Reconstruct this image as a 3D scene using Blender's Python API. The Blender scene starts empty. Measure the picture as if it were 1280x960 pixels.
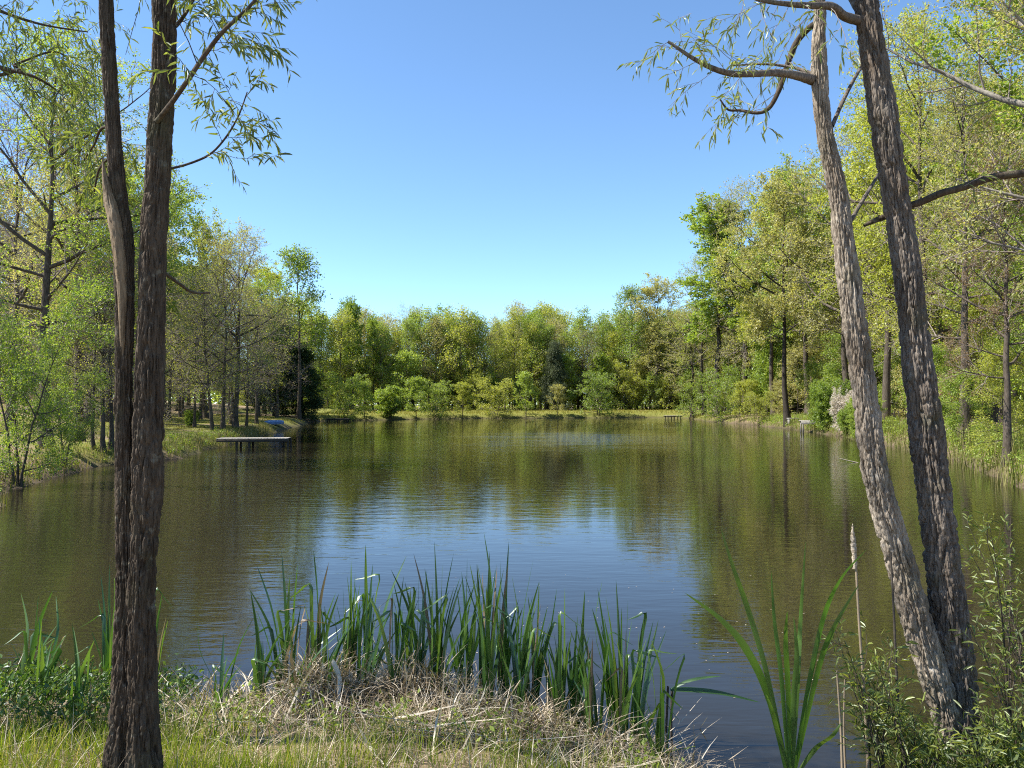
import bpy, math, random
import numpy as np
from mathutils import Vector

random.seed(7)
RNG = np.random.default_rng(7)
scene = bpy.context.scene
COL = scene.collection

# ------------------------------------------------------------------ camera
F = 985.5                      # focal length in pixels of a 1280 px wide frame
EYE = 2.15                     # metres above the water
PITCH = math.atan(25 / F)
cam_data = bpy.data.cameras.new('camera')
cam_data.sensor_fit = 'HORIZONTAL'
cam_data.sensor_width = 36.0
cam_data.lens = 36.0 * F / 1280.0
cam_data.clip_start = 0.05
cam_data.clip_end = 3000
cam = bpy.data.objects.new('camera', cam_data)
COL.objects.link(cam)
cam.location = (0, 0, EYE)
cam.rotation_euler = (math.pi / 2 + PITCH, 0, 0)
scene.camera = cam

# ------------------------------------------------------------------ light
SUN_AZ = math.radians(-94)     # clockwise from +Y (view direction): left
SUN_EL = math.radians(52)
world = bpy.data.worlds.new('World')
scene.world = world
world.use_nodes = True
wn = world.node_tree
wn.nodes.clear()
sky = wn.nodes.new('ShaderNodeTexSky')
sky.sky_type = 'NISHITA'
sky.sun_disc = False
sky.sun_elevation = SUN_EL
sky.sun_rotation = SUN_AZ
sky.air_density = 0.75
sky.dust_density = 0.0
sky.altitude = 400
sky.ozone_density = 1.6
bg = wn.nodes.new('ShaderNodeBackground')
bg.inputs['Strength'].default_value = 0.122
wo = wn.nodes.new('ShaderNodeOutputWorld')
tint = wn.nodes.new('ShaderNodeMix')           # the clear, slightly greenish blue of a spring noon
tint.data_type = 'RGBA'
tint.blend_type = 'MULTIPLY'
tint.inputs[0].default_value = 1.0
tint.inputs[7].default_value = (0.80, 0.945, 1.0, 1)
wn.links.new(sky.outputs[0], tint.inputs[6])
wn.links.new(tint.outputs[2], bg.inputs[0])
wn.links.new(bg.outputs[0], wo.inputs[0])

sun_data = bpy.data.lights.new('sun', 'SUN')
sun_data.energy = 5.0
sun_data.angle = math.radians(0.5)
sun_data.color = (1.0, 0.955, 0.88)
sun = bpy.data.objects.new('sun', sun_data)
COL.objects.link(sun)
sun_dir = Vector((math.sin(SUN_AZ) * math.cos(SUN_EL), math.cos(SUN_AZ) * math.cos(SUN_EL), math.sin(SUN_EL)))
sun.rotation_euler = sun_dir.to_track_quat('Z', 'Y').to_euler()
sun.location = (-30, -10, 60)

scene.view_settings.view_transform = 'Standard'
scene.view_settings.look = 'None'
scene.view_settings.gamma = 1.0
scene.view_settings.use_curve_mapping = False
scene.view_settings.exposure = 1.25
cy = scene.cycles
cy.max_bounces = 7
cy.diffuse_bounces = 5
cy.glossy_bounces = 2
cy.transmission_bounces = 5
cy.filter_width = 1.1
cy.use_denoising = False
cy.transparent_max_bounces = 4
cy.caustics_reflective = False
cy.caustics_refractive = False
cy.sample_clamp_indirect = 4.0

# ------------------------------------------------------------------ small maths
def hash3(ix, iy, iz, seed):
    h = (ix * 374761393 + iy * 668265263 + iz * 2147483647 + seed * 1274126177) & 0xFFFFFFFF
    h = ((h ^ (h >> 13)) * 1274126177) & 0xFFFFFFFF
    h = h ^ (h >> 16)
    return (h & 0xFFFFFF).astype(np.float64) / 0xFFFFFF

def vnoise(p, seed=0):
    p = np.asarray(p, float)
    i = np.floor(p).astype(np.int64)
    f = p - i
    f = f * f * (3 - 2 * f)
    out = 0
    for dx in (0, 1):
        for dy in (0, 1):
            for dz in (0, 1):
                w = (f[..., 0] if dx else 1 - f[..., 0]) * (f[..., 1] if dy else 1 - f[..., 1]) * (f[..., 2] if dz else 1 - f[..., 2])
                out = out + w * hash3(i[..., 0] + dx, i[..., 1] + dy, i[..., 2] + dz, seed)
    return out

def fbm(p, octaves=4, seed=0):
    p = np.asarray(p, float)
    a, s, out, tot = 1.0, 1.0, 0, 0
    for o in range(octaves):
        out = out + a * vnoise(p * s, seed + o * 17)
        tot += a
        a *= 0.5
        s *= 2.03
    return out / tot

def n3(x, y, z=0.0):
    x, y = np.broadcast_arrays(np.asarray(x, float), np.asarray(y, float))
    return np.stack([x, y, np.full_like(x, z)], -1)

def unit(v):
    return v / np.maximum(np.linalg.norm(v, axis=-1, keepdims=True), 1e-9)

def ray(px, py):
    u, v = (px - 640) / F, (480 - py) / F
    return np.array([u, math.cos(PITCH) - v * math.sin(PITCH), math.sin(PITCH) + v * math.cos(PITCH)])

def at(px, py, Y):
    """the point at depth Y seen at a place of the photograph (a way of measuring the place)"""
    d = ray(px, py)
    return np.array([0, 0, EYE]) + d * (Y / d[1])

# ------------------------------------------------------------------ meshes
def mesh_from(name, V, faces_list, mats, mat_ids=None, rnd=None, smooth=None):
    """faces_list: list of (n,k) int arrays; mat_ids: one int per array; rnd: list of per-face float arrays"""
    me = bpy.data.meshes.new(name)
    V = np.asarray(V, np.float32).reshape(-1, 3)
    me.vertices.add(len(V))
    me.vertices.foreach_set('co', V.ravel())
    nloop = sum(f.size for f in faces_list)
    npoly = sum(len(f) for f in faces_list)
    me.loops.add(nloop)
    me.polygons.add(npoly)
    me.loops.foreach_set('vertex_index', np.concatenate([f.ravel() for f in faces_list]).astype(np.int32))
    tot = np.concatenate([np.full(len(f), f.shape[1]) for f in faces_list]).astype(np.int32)
    st = np.concatenate([[0], np.cumsum(tot)[:-1]]).astype(np.int32)
    me.polygons.foreach_set('loop_start', st)
    me.polygons.foreach_set('loop_total', tot)
    for m in mats:
        me.materials.append(m)
    if mat_ids is not None:
        me.polygons.foreach_set('material_index', np.concatenate([np.full(len(f), i) for f, i in zip(faces_list, mat_ids)]).astype(np.int32))
    if smooth is not None:
        me.polygons.foreach_set('use_smooth', np.concatenate([np.full(len(f), bool(s)) for f, s in zip(faces_list, smooth)]))
    if rnd is not None:
        at_ = me.attributes.new('rnd', 'FLOAT', 'FACE')
        at_.data.foreach_set('value', np.concatenate(rnd).astype(np.float32))
    me.update(calc_edges=True)
    return me

def link(name, me, parent=None, loc=None, rot=None, scale=None):
    o = bpy.data.objects.new(name, me)
    COL.objects.link(o)
    if parent is not None:
        o.parent = parent
    if loc is not None:
        o.location = loc
    if rot is not None:
        o.rotation_euler = rot
    if scale is not None:
        o.scale = scale if hasattr(scale, '__len__') else (scale,) * 3
    return o

def tag(o, label=None, cat=None, group=None, kind=None):
    if label: o['label'] = label
    if cat: o['category'] = cat
    if group: o['group'] = group
    if kind: o['kind'] = kind
    return o

def thing(name, label, cat, loc=(0, 0, 0), rz=0.0, group=None, scale=None):
    o = link(name, None, None, loc, (0, 0, rz), scale)
    o.empty_display_size = 0.3
    return tag(o, label, cat, group)

def tubes(P, R, nseg, base=0, cap=False):
    """P (B,K,3) centre lines, R (B,K) radii -> verts, quads"""
    B, K, _ = P.shape
    T = np.gradient(P, axis=1)
    T = unit(T)
    ref = np.where(np.abs(T[:, :1, 2:3]) > 0.9, np.array([1.0, 0, 0]), np.array([0, 0, 1.0]))
    ref = np.broadcast_to(ref, T.shape)
    A = unit(np.cross(ref, T))
    C = np.cross(T, A)
    th = np.arange(nseg) * 2 * math.pi / nseg
    V = P[:, :, None, :] + R[:, :, None, None] * (np.cos(th)[None, None, :, None] * A[:, :, None, :] + np.sin(th)[None, None, :, None] * C[:, :, None, :])
    b, k, s = np.meshgrid(np.arange(B), np.arange(K - 1), np.arange(nseg), indexing='ij')
    s2 = (s + 1) % nseg
    i = lambda kk, ss: base + (b * K + kk) * nseg + ss
    Q = np.stack([i(k, s), i(k, s2), i(k + 1, s2), i(k + 1, s)], -1).reshape(-1, 4)
    return V.reshape(-1, 3), Q

def grow(rng, P, Rr, n, t0, t1, length, ang, K, up=0.0, jit=0.15, rmul=0.5, rmin=0.004, tip=0.25, roll0=None, lfun=None, afun=None, lvar=(0.7, 1.25)):
    """children of a batch of branches: returns P2 (B*n,K,3), R2"""
    B, Kp, _ = P.shape
    idx = np.repeat(np.arange(B), n)
    N = B * n
    j = np.tile(np.arange(n), B)
    t = t0 + (t1 - t0) * (j + rng.random(N)) / n
    f = t * (Kp - 1)
    k = np.clip(f.astype(int), 0, Kp - 2)
    w = (f - k)[:, None]
    pos = P[idx, k] * (1 - w) + P[idx, k + 1] * w
    tan = unit(P[idx, k + 1] - P[idx, k])
    pr = Rr[idx, k] * (1 - w[:, 0]) + Rr[idx, k + 1] * w[:, 0]
    rv = unit(rng.normal(size=(N, 3)))
    a1 = unit(np.cross(tan, np.where(np.abs(tan[:, 2:3]) > 0.9, np.array([1.0, 0, 0]), np.array([0, 0, 1.0]))))
    a2 = np.cross(tan, a1)
    roll = (j * 2.39996 + idx * 1.7 + rng.normal(size=N) * 0.5)
    perp = np.cos(roll)[:, None] * a1 + np.sin(roll)[:, None] * a2
    an = afun(t) if afun is not None else np.full(N, ang)
    an = an + rng.normal(size=N) * 0.13
    d = tan * np.cos(an)[:, None] + perp * np.sin(an)[:, None]
    L = length * (lfun(t) if lfun is not None else (1.15 - 0.55 * t)) * rng.uniform(*lvar, N)
    step = (L / (K - 1))[:, None]
    out = [pos]
    p = pos
    for q in range(K - 1):
        d = unit(d + np.array([0, 0, up / (K - 1)]) + rng.normal(size=(N, 3)) * jit)
        p = p + d * step
        out.append(p)
    P2 = np.stack(out, 1)
    r0 = np.maximum(np.minimum(pr * 0.85, rmul * L), rmin)
    R2 = r0[:, None] * np.linspace(1, tip, K)[None, :]
    return P2, R2

def leaf_cloud(rng, P, n, s, w, t0=0.15, spread=0.06, upbias=0.5, hang=0.0, base=0, bend=0.12):
    """quads set along a batch of twigs"""
    B, K, _ = P.shape
    N = B * n
    idx = np.repeat(np.arange(B), n)
    t = t0 + (1 - t0) * rng.random(N)
    f = t * (K - 1)
    k = np.clip(f.astype(int), 0, K - 2)
    u = (f - k)[:, None]
    pos = P[idx, k] * (1 - u) + P[idx, k + 1] * u + rng.normal(size=(N, 3)) * spread
    tan = unit(P[idx, k + 1] - P[idx, k])
    ax = unit(tan * 0.5 + rng.normal(size=(N, 3)) * 0.75 + np.array([0, 0, -hang]))
    nor = unit(rng.normal(size=(N, 3)) + np.array([0, 0, upbias]))
    sd = unit(np.cross(ax, nor))
    nn = np.cross(sd, ax)
    ss = s * rng.uniform(0.6, 1.35, N)[:, None]
    mid = pos + ax * ss * 0.5 - nn * ss * bend
    V = np.stack([pos, mid + sd * ss * w * 0.5, pos + ax * ss, mid - sd * ss * w * 0.5], 1).reshape(-1, 3)
    Q = (base + np.arange(N * 4).reshape(-1, 4))
    return V, Q

def blades(rng, base, az, H, W, lean, curve, segs=4, power=0.8, kink=None, base0=0):
    """flat tapering blades, arrays of length N"""
    N = len(base)
    t = np.linspace(0, 1, segs + 1)
    hd = np.stack([np.cos(az), np.sin(az), np.zeros(N)], -1)
    tw = az + math.pi / 2 + rng.normal(size=N) * 0.7
    sd = np.stack([np.cos(tw), np.sin(tw), np.zeros(N)], -1)
    p = base.copy()
    out = []
    for q in range(segs + 1):
        wq = W * (1 - t[q]) ** power
        out.append(np.stack([p - sd * (wq / 2)[:, None], p + sd * (wq / 2)[:, None]], 1))
        if q < segs:
            phi = lean + curve * (t[q] + 0.5 / segs) ** 1.4
            if kink is not None:
                phi = phi + np.where(t[q] > kink[0], kink[1], 0)
            p = p + (H / segs)[:, None] * (np.sin(phi)[:, None] * hd + np.cos(phi)[:, None] * np.array([0, 0, 1.0]))
    V = np.stack(out, 1)                       # N, segs+1, 2, 3
    b, k = np.meshgrid(np.arange(N), np.arange(segs), indexing='ij')
    i = lambda kk, c: base0 + (b * (segs + 1) + kk) * 2 + c
    Q = np.stack([i(k, 0), i(k, 1), i(k + 1, 1), i(k + 1, 0)], -1).reshape(-1, 4)
    return V.reshape(-1, 3), Q, np.repeat(rng.random(N), segs)

# ------------------------------------------------------------------ materials
def new_mat(name):
    m = bpy.data.materials.new(name)
    m.use_nodes = True
    nt = m.node_tree
    nt.nodes.clear()
    return m, nt, nt.nodes.new('ShaderNodeOutputMaterial')

def ramp(nt, stops, fac=None):
    r = nt.nodes.new('ShaderNodeValToRGB')
    el = r.color_ramp.elements
    while len(el) < len(stops):
        el.new(0.5)
    for e, (p, c) in zip(el, stops):
        e.position = p
        e.color = (*c, 1)
    if fac is not None:
        nt.links.new(fac, r.inputs[0])
    return r

def math_node(nt, op, a, b=None, clamp=False):
    n = nt.nodes.new('ShaderNodeMath')
    n.operation = op
    n.use_clamp = clamp
    for i, v in enumerate((a, b)):
        if v is None:
            continue
        if isinstance(v, (int, float)):
            n.inputs[i].default_value = v
        else:
            nt.links.new(v, n.inputs[i])
    return n.outputs[0]

def noise(nt, vec, scale, detail=3, rough=0.55, dist=0.0):
    n = nt.nodes.new('ShaderNodeTexNoise')
    n.inputs['Scale'].default_value = scale
    n.inputs['Detail'].default_value = detail
    n.inputs['Roughness'].default_value = rough
    n.inputs['Distortion'].default_value = dist
    if vec is not None:
        nt.links.new(vec, n.inputs['Vector'])
    return n.outputs['Fac']

def mapping(nt, vec, scale, rot=(0, 0, 0)):
    n = nt.nodes.new('ShaderNodeMapping')
    n.inputs['Scale'].default_value = scale
    n.inputs['Rotation'].default_value = rot
    nt.links.new(vec, n.inputs[0])
    return n.outputs[0]

def mixc(nt, fac, a, b, blend='MIX'):
    n = nt.nodes.new('ShaderNodeMix')
    n.data_type = 'RGBA'
    n.blend_type = blend
    for sock, v in ((n.inputs[0], fac), (n.inputs[6], a), (n.inputs[7], b)):
        if isinstance(v, (int, float)):
            sock.default_value = v
        elif isinstance(v, tuple):
            sock.default_value = (*v, 1)
        else:
            nt.links.new(v, sock)
    return n.outputs[2]

def leaf_material(name, stops, trans=0.4, gloss=0.06, rough=0.45, vary=0.25):
    m, nt, out = new_mat(name)
    a = nt.nodes.new('ShaderNodeAttribute')
    a.attribute_name = 'rnd'
    oi = nt.nodes.new('ShaderNodeObjectInfo')
    f = math_node(nt, 'ADD', a.outputs['Fac'], math_node(nt, 'MULTIPLY', math_node(nt, 'SUBTRACT', oi.outputs['Random'], 0.5), vary), True)
    col = ramp(nt, stops, f).outputs[0]
    d = nt.nodes.new('ShaderNodeBsdfDiffuse')
    t = nt.nodes.new('ShaderNodeBsdfTranslucent')
    nt.links.new(col, d.inputs[0])
    tc = mixc(nt, 1.0, col, (1.25, 1.2, 0.55), 'MULTIPLY')
    nt.links.new(tc, t.inputs[0])
    mx = nt.nodes.new('ShaderNodeMixShader')
    mx.inputs[0].default_value = trans
    nt.links.new(d.outputs[0], mx.inputs[1])
    nt.links.new(t.outputs[0], mx.inputs[2])
    if gloss > 0:
        g = nt.nodes.new('ShaderNodeBsdfGlossy')
        g.inputs['Roughness'].default_value = rough
        g.inputs[0].default_value = (0.9, 0.95, 1, 1)
        m2 = nt.nodes.new('ShaderNodeMixShader')
        m2.inputs[0].default_value = gloss
        nt.links.new(mx.outputs[0], m2.inputs[1])
        nt.links.new(g.outputs[0], m2.inputs[2])
        nt.links.new(m2.outputs[0], out.inputs[0])
    else:
        nt.links.new(mx.outputs[0], out.inputs[0])
    return m

def bark_material(name, dark, light, scale=1.0, bump=0.6, lichen=None):
    m, nt, out = new_mat(name)
    tc = nt.nodes.new('ShaderNodeTexCoord')
    v = tc.outputs['Object']
    st = mapping(nt, v, (14 * scale, 14 * scale, 2.6 * scale))
    n1 = noise(nt, st, 2.2, 5, 0.65, 0.4)
    n2 = noise(nt, v, 1.6, 2)
    f = math_node(nt, 'ADD', n1, math_node(nt, 'MULTIPLY', math_node(nt, 'SUBTRACT', n2, 0.5), 0.5), True)
    col = ramp(nt, [(0.3, dark), (0.68, light)], f).outputs[0]
    if lichen:
        nl = noise(nt, v, 9 * scale, 4, 0.6)
        col = mixc(nt, ramp(nt, [(0.6, (0, 0, 0)), (0.7, (0.7, 0.7, 0.7))], nl).outputs[0], col, lichen)
        nm = noise(nt, mapping(nt, v, (1, 1, 0.6)), 5.0, 4, 0.65)
        col = mixc(nt, ramp(nt, [(0.54, (0, 0, 0)), (0.72, (0.55, 0.55, 0.55))], nm).outputs[0], col, (0.075, 0.078, 0.04))
        nb2 = noise(nt, mapping(nt, v, (1, 1, 0.8)), 2.3, 3, 0.6)
        col = mixc(nt, ramp(nt, [(0.5, (0, 0, 0)), (0.68, (0.5, 0.5, 0.5))], nb2).outputs[0], col, (0.13, 0.095, 0.065))
    b = nt.nodes.new('ShaderNodeBsdfPrincipled')
    b.inputs['Roughness'].default_value = 0.9
    b.inputs['Specular IOR Level'].default_value = 0.2
    nt.links.new(col, b.inputs['Base Color'])
    bp = nt.nodes.new('ShaderNodeBump')
    bp.inputs['Strength'].default_value = bump
    bp.inputs['Distance'].default_value = 0.012
    nt.links.new(n1, bp.inputs['Height'])
    nt.links.new(bp.outputs[0], b.inputs['Normal'])
    nt.links.new(b.outputs[0], out.inputs[0])
    return m

def plain_material(name, stops, scale=8.0, stretch=(1, 1, 1), rough=0.7, bump=0.2, spec=0.3):
    m, nt, out = new_mat(name)
    tc = nt.nodes.new('ShaderNodeTexCoord')
    v = mapping(nt, tc.outputs['Object'], stretch)
    n1 = noise(nt, v, scale, 5, 0.6)
    col = ramp(nt, stops, n1).outputs[0]
    b = nt.nodes.new('ShaderNodeBsdfPrincipled')
    b.inputs['Roughness'].default_value = rough
    b.inputs['Specular IOR Level'].default_value = spec
    nt.links.new(col, b.inputs['Base Color'])
    bp = nt.nodes.new('ShaderNodeBump')
    bp.inputs['Strength'].default_value = bump
    bp.inputs['Distance'].default_value = 0.01
    nt.links.new(n1, bp.inputs['Height'])
    nt.links.new(bp.outputs[0], b.inputs['Normal'])
    nt.links.new(b.outputs[0], out.inputs[0])
    return m

M = {}
M['bark'] = bark_material('forest_bark', (0.035, 0.027, 0.02), (0.13, 0.105, 0.08))
M['bark_pale'] = bark_material('pale_bark', (0.10, 0.085, 0.07), (0.30, 0.27, 0.22))
M['bark_dark'] = bark_material('dark_bark', (0.02, 0.016, 0.012), (0.07, 0.056, 0.043))
M['willow_dark'] = bark_material('dark_willow_bark', (0.028, 0.020, 0.013), (0.11, 0.085, 0.06), 1.9, 1.0, (0.18, 0.17, 0.13))
M['willow_pale'] = bark_material('pale_willow_bark', (0.07, 0.052, 0.037), (0.42, 0.355, 0.275), 2.2, 1.0, (0.42, 0.39, 0.34))
M['willow_mid'] = bark_material('grey_willow_bark', (0.042, 0.032, 0.025), (0.22, 0.185, 0.15), 2.2, 1.0, (0.30, 0.27, 0.23))
M['twig'] = bark_material('grey_twig', (0.15, 0.118, 0.105), (0.33, 0.275, 0.245))
M['twig_dark'] = bark_material('dark_twig', (0.035, 0.028, 0.02), (0.10, 0.08, 0.06))
M['lf_spring'] = leaf_material('spring_leaf', [(0, (0.18, 0.26, 0.04)), (0.5, (0.28, 0.375, 0.065)), (1, (0.40, 0.48, 0.11))], trans=0.56, gloss=0.02)
M['lf_yellow'] = leaf_material('yellow_green_leaf', [(0, (0.26, 0.30, 0.045)), (0.5, (0.38, 0.42, 0.07)), (1, (0.50, 0.51, 0.13))], trans=0.56, gloss=0.02)
M['lf_tan'] = leaf_material('tan_green_leaf', [(0, (0.28, 0.28, 0.10)), (0.5, (0.40, 0.39, 0.15)), (1, (0.52, 0.49, 0.24))], trans=0.56, gloss=0.02)
M['lf_green'] = leaf_material('bright_green_leaf', [(0, (0.12, 0.20, 0.03)), (0.5, (0.23, 0.325, 0.045)), (1, (0.35, 0.42, 0.075))], trans=0.52, gloss=0.025)
M['lf_dark'] = leaf_material('evergreen_leaf', [(0, (0.022, 0.045, 0.013)), (0.6, (0.045, 0.08, 0.022)), (1, (0.085, 0.125, 0.035))], trans=0.15, gloss=0.02)
M['lf_grey'] = leaf_material('grey_green_needle', [(0, (0.06, 0.08, 0.04)), (0.6, (0.12, 0.145, 0.07)), (1, (0.18, 0.20, 0.10))], trans=0.2, gloss=0.02)
M['lf_red'] = leaf_material('reddish_leaf', [(0, (0.14, 0.085, 0.045)), (0.5, (0.22, 0.145, 0.08)), (1, (0.27, 0.21, 0.10))], gloss=0.02)
M['lf_willow'] = leaf_material('willow_leaf', [(0, (0.09, 0.13, 0.025)), (0.5, (0.18, 0.23, 0.045)), (1, (0.32, 0.35, 0.09))], trans=0.5, gloss=0.04)
M['lf_weed'] = leaf_material('weed_leaf', [(0, (0.035, 0.085, 0.013)), (0.5, (0.085, 0.155, 0.022)), (1, (0.20, 0.27, 0.045))], trans=0.4, gloss=0.03)
M['blossom'] = leaf_material('white_blossom', [(0, (0.45, 0.40, 0.35)), (0.6, (0.62, 0.57, 0.54)), (1, (0.66, 0.55, 0.5))], trans=0.3, gloss=0)
M['pink'] = leaf_material('pink_blossom', [(0, (0.35, 0.2, 0.17)), (0.6, (0.52, 0.34, 0.29)), (1, (0.6, 0.46, 0.4))], trans=0.3, gloss=0)
M['cattail'] = leaf_material('cattail_leaf', [(0, (0.03, 0.085, 0.014)), (0.5, (0.06, 0.14, 0.022)), (1, (0.12, 0.20, 0.035))], trans=0.4, gloss=0.06, rough=0.4)
M['grass'] = leaf_material('grass_blade', [(0, (0.10, 0.165, 0.012)), (0.55, (0.20, 0.27, 0.022)), (0.85, (0.30, 0.33, 0.045)), (1, (0.42, 0.35, 0.16))], trans=0.45, gloss=0.02)
M['lawn'] = leaf_material('lawn_blade', [(0, (0.11, 0.13, 0.018)), (0.6, (0.23, 0.22, 0.038)), (1, (0.36, 0.29, 0.10))], trans=0.35, gloss=0)
M['reed'] = leaf_material('reed_blade', [(0, (0.09, 0.115, 0.025)), (0.5, (0.18, 0.19, 0.055)), (0.8, (0.27, 0.24, 0.10)), (1, (0.38, 0.31, 0.18))], trans=0.3, gloss=0)
M['straw'] = leaf_material('dead_straw', [(0, (0.10, 0.075, 0.05)), (0.35, (0.25, 0.19, 0.125)), (0.7, (0.42, 0.345, 0.245)), (1, (0.62, 0.55, 0.44))], trans=0.15, gloss=0.02)
M['wood'] = plain_material('weathered_wood', [(0.3, (0.16, 0.14, 0.115)), (0.7, (0.34, 0.31, 0.27))], 6, (1, 12, 1))
M['wood_pale'] = plain_material('pale_wood', [(0.3, (0.38, 0.35, 0.30)), (0.7, (0.6, 0.57, 0.51))], 6, (1, 12, 1))
M['wood_grey'] = plain_material('grey_boards', [(0.3, (0.2, 0.18, 0.15)), (0.7, (0.36, 0.33, 0.28))], 6, (1, 12, 1))
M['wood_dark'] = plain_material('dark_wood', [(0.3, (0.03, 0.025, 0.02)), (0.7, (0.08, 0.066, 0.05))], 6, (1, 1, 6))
M['splinter'] = plain_material('bare_splintered_wood', [(0.3, (0.12, 0.085, 0.05)), (0.7, (0.30, 0.225, 0.14))], 9, (9, 9, 1), 0.8, 0.6)
M['boat_blue'] = plain_material('blue_hull', [(0.3, (0.05, 0.12, 0.27)), (0.7, (0.09, 0.18, 0.36))], 3, (1, 1, 1), 0.35, 0.05, 0.5)
M['boat_grey'] = plain_material('grey_hull_trim', [(0.3, (0.22, 0.24, 0.27)), (0.7, (0.4, 0.42, 0.45))], 3, (1, 1, 1), 0.4, 0.05, 0.5)
M['rock'] = plain_material('pinkish_rock', [(0.3, (0.24, 0.17, 0.14)), (0.7, (0.45, 0.34, 0.29))], 4, (1, 1, 1), 0.85, 0.6)
M['seed'] = plain_material('seed_fluff', [(0.3, (0.22, 0.17, 0.11)), (0.7, (0.5, 0.43, 0.33))], 60, (1, 1, 1), 0.95, 1.0)

# ------------------------------------------------------------------ the pond's shore
SHORE = np.array([
    (-7.2, 8.0), (-5.4, 6.1), (-3.4, 5.75), (-2.2, 5.6), (-1.2, 5.55), (-0.2, 5.4), (0.4, 5.0), (0.85, 4.62), (1.08, 4.35), (1.45, 4.05), (2.0, 4.15), (2.35, 4.75),
    (2.75, 4.95), (3.3, 4.75), (4.2, 5.0), (5.8, 6.6), (8.4, 9.2), (11.2, 13.5), (13.4, 20.6), (17.2, 31.0), (19.4, 40.7),
    (21.5, 50.4), (23.5, 64.0), (24.6, 81.5), (24.0, 96.0), (25.5, 108.0), (26.5, 120.0), (24.0, 124.5), (12.0, 121.5), (0.0, 118.0),
    (-12.0, 112.0), (-19.5, 104.5), (-23.5, 100.0), (-23.8, 92.0), (-22.0, 83.0), (-19.0, 65.0), (-16.6, 51.6), (-14.9, 42.0), (-14.3, 36.0),
    (-13.2, 30.0), (-14.2, 28.0), (-13.9, 25.5), (-13.4, 22.5), (-11.4, 17.6), (-9.3, 12.5)], float)

def smooth_closed(P, m=5):
    n = len(P)
    t = np.linspace(0, 1, m, endpoint=False)[:, None]
    out = []
    for i in range(n):
        a, b, c, d = P[i - 1], P[i], P[(i + 1) % n], P[(i + 2) % n]
        out.append(0.5 * (2 * b + (c - a) * t + (2 * a - 5 * b + 4 * c - d) * t ** 2 + (3 * b - a - 3 * c + d) * t ** 3))
    return np.concatenate(out)

SH = smooth_closed(SHORE, 5)
_w = n3(SH[:, 0] * 0.9, SH[:, 1] * 0.9, 3.1)
_k = np.clip((np.abs(SH[:, 1]) - 7) / 20, 0.06, 0.5)
SH = SH + np.stack([(vnoise(_w, 5) - 0.5) * _k, (vnoise(_w, 9) - 0.5) * _k], -1) * 1.6

def shore_dist(x, y):
    """signed distance to the shoreline, positive on land"""
    x, y = np.asarray(x, float), np.asarray(y, float)
    shp = x.shape
    p = np.stack([x.ravel(), y.ravel()], -1)
    best = np.full(len(p), 1e9)
    inside = np.zeros(len(p), bool)
    n = len(SH)
    for i in range(n):
        a, b = SH[i], SH[(i + 1) % n]
        ab = b - a
        t = np.clip(((p - a) @ ab) / (ab @ ab + 1e-12), 0, 1)
        dd = p - a - t[:, None] * ab
        best = np.minimum(best, dd[:, 0] ** 2 + dd[:, 1] ** 2)
        cr = ((a[1] > p[:, 1]) != (b[1] > p[:, 1])) & (p[:, 0] < (b[0] - a[0]) * (p[:, 1] - a[1]) / (b[1] - a[1] + 1e-12) + a[0])
        inside ^= cr
    return (np.sqrt(best) * np.where(inside, -1, 1)).reshape(shp)

def ground_z(x, y, d=None, detail=True):
    x, y = np.asarray(x, float), np.asarray(y, float)
    if d is None:
        d = shore_dist(x, y)
    near = np.clip(1 - (y - 7) / 6, 0, 1) * np.clip(1 - (np.abs(x) - 7) / 5, 0, 1)
    bh = 0.62 * (1 - near) + 0.30 * near
    dd = np.maximum(d, 0)
    z = bh * (1 - np.exp(-dd / 0.65)) + (0.042 * np.minimum(dd, 16))
    side = np.clip((np.abs(x - 1) - 14) / 12, 0, 1) * (y < 118)
    z = z + side * 0.07 * np.clip(dd - 10, 0, 60)
    dam = (y > 112) * np.clip(dd - 13, 0, 25)
    z = z - dam * 0.04
    # heaps of dead reeds along the near water's edge
    for cx, cyy, sx, sy, h in ((-1.25, 5.2, 0.26, 0.22, 0.15), (-0.62, 5.2, 0.30, 0.22, 0.14), (0.25, 4.65, 0.35, 0.2, 0.05), (-2.9, 5.2, 0.6, 0.5, 0.06)):
        z = z + h * np.exp(-((x - cx) / sx) ** 2 - ((y - cyy) / sy) ** 2)
    z = np.where(d < 0, np.maximum(z - bh * 0.0 + 0.30 * d, -1.6 + 0.0 * d), z)
    if detail:
        a = np.clip(dd / 1.5, 0.15, 1)
        z = z + (fbm(n3(x * 0.35, y * 0.35, 1.3), 3, 3) - 0.5) * 0.22 * a * (1 - 0.6 * near) + (fbm(n3(x * 2.2, y * 2.2, 0.7), 3, 8) - 0.5) * 0.09 * a
    return z

def gz(x, y):
    return float(ground_z(np.array([x]), np.array([y]))[0])

def ground_px(px, py, ymax=260):
    """where the line of sight through a place of the photograph meets the ground"""
    d = ray(px, py)
    Y = np.concatenate([np.arange(3, 12, 0.05), np.arange(12, 60, 0.2), np.arange(60, ymax, 0.5)])
    P = np.array([0, 0, EYE])[None] + d[None] * (Y / d[1])[:, None]
    g = ground_z(P[:, 0], P[:, 1])
    land = shore_dist(P[:, 0], P[:, 1]) > 0.05
    hit = np.nonzero((P[:, 2] <= g) & land)[0]
    i = hit[0] if len(hit) else len(Y) - 1
    return float(P[i, 0]), float(P[i, 1]), float(g[i])

# ------------------------------------------------------------------ ground
def axis(pieces):
    out = []
    for a, b, s in pieces:
        out.append(np.arange(a, b, s))
    return np.concatenate(out + [[pieces[-1][1]]])

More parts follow.
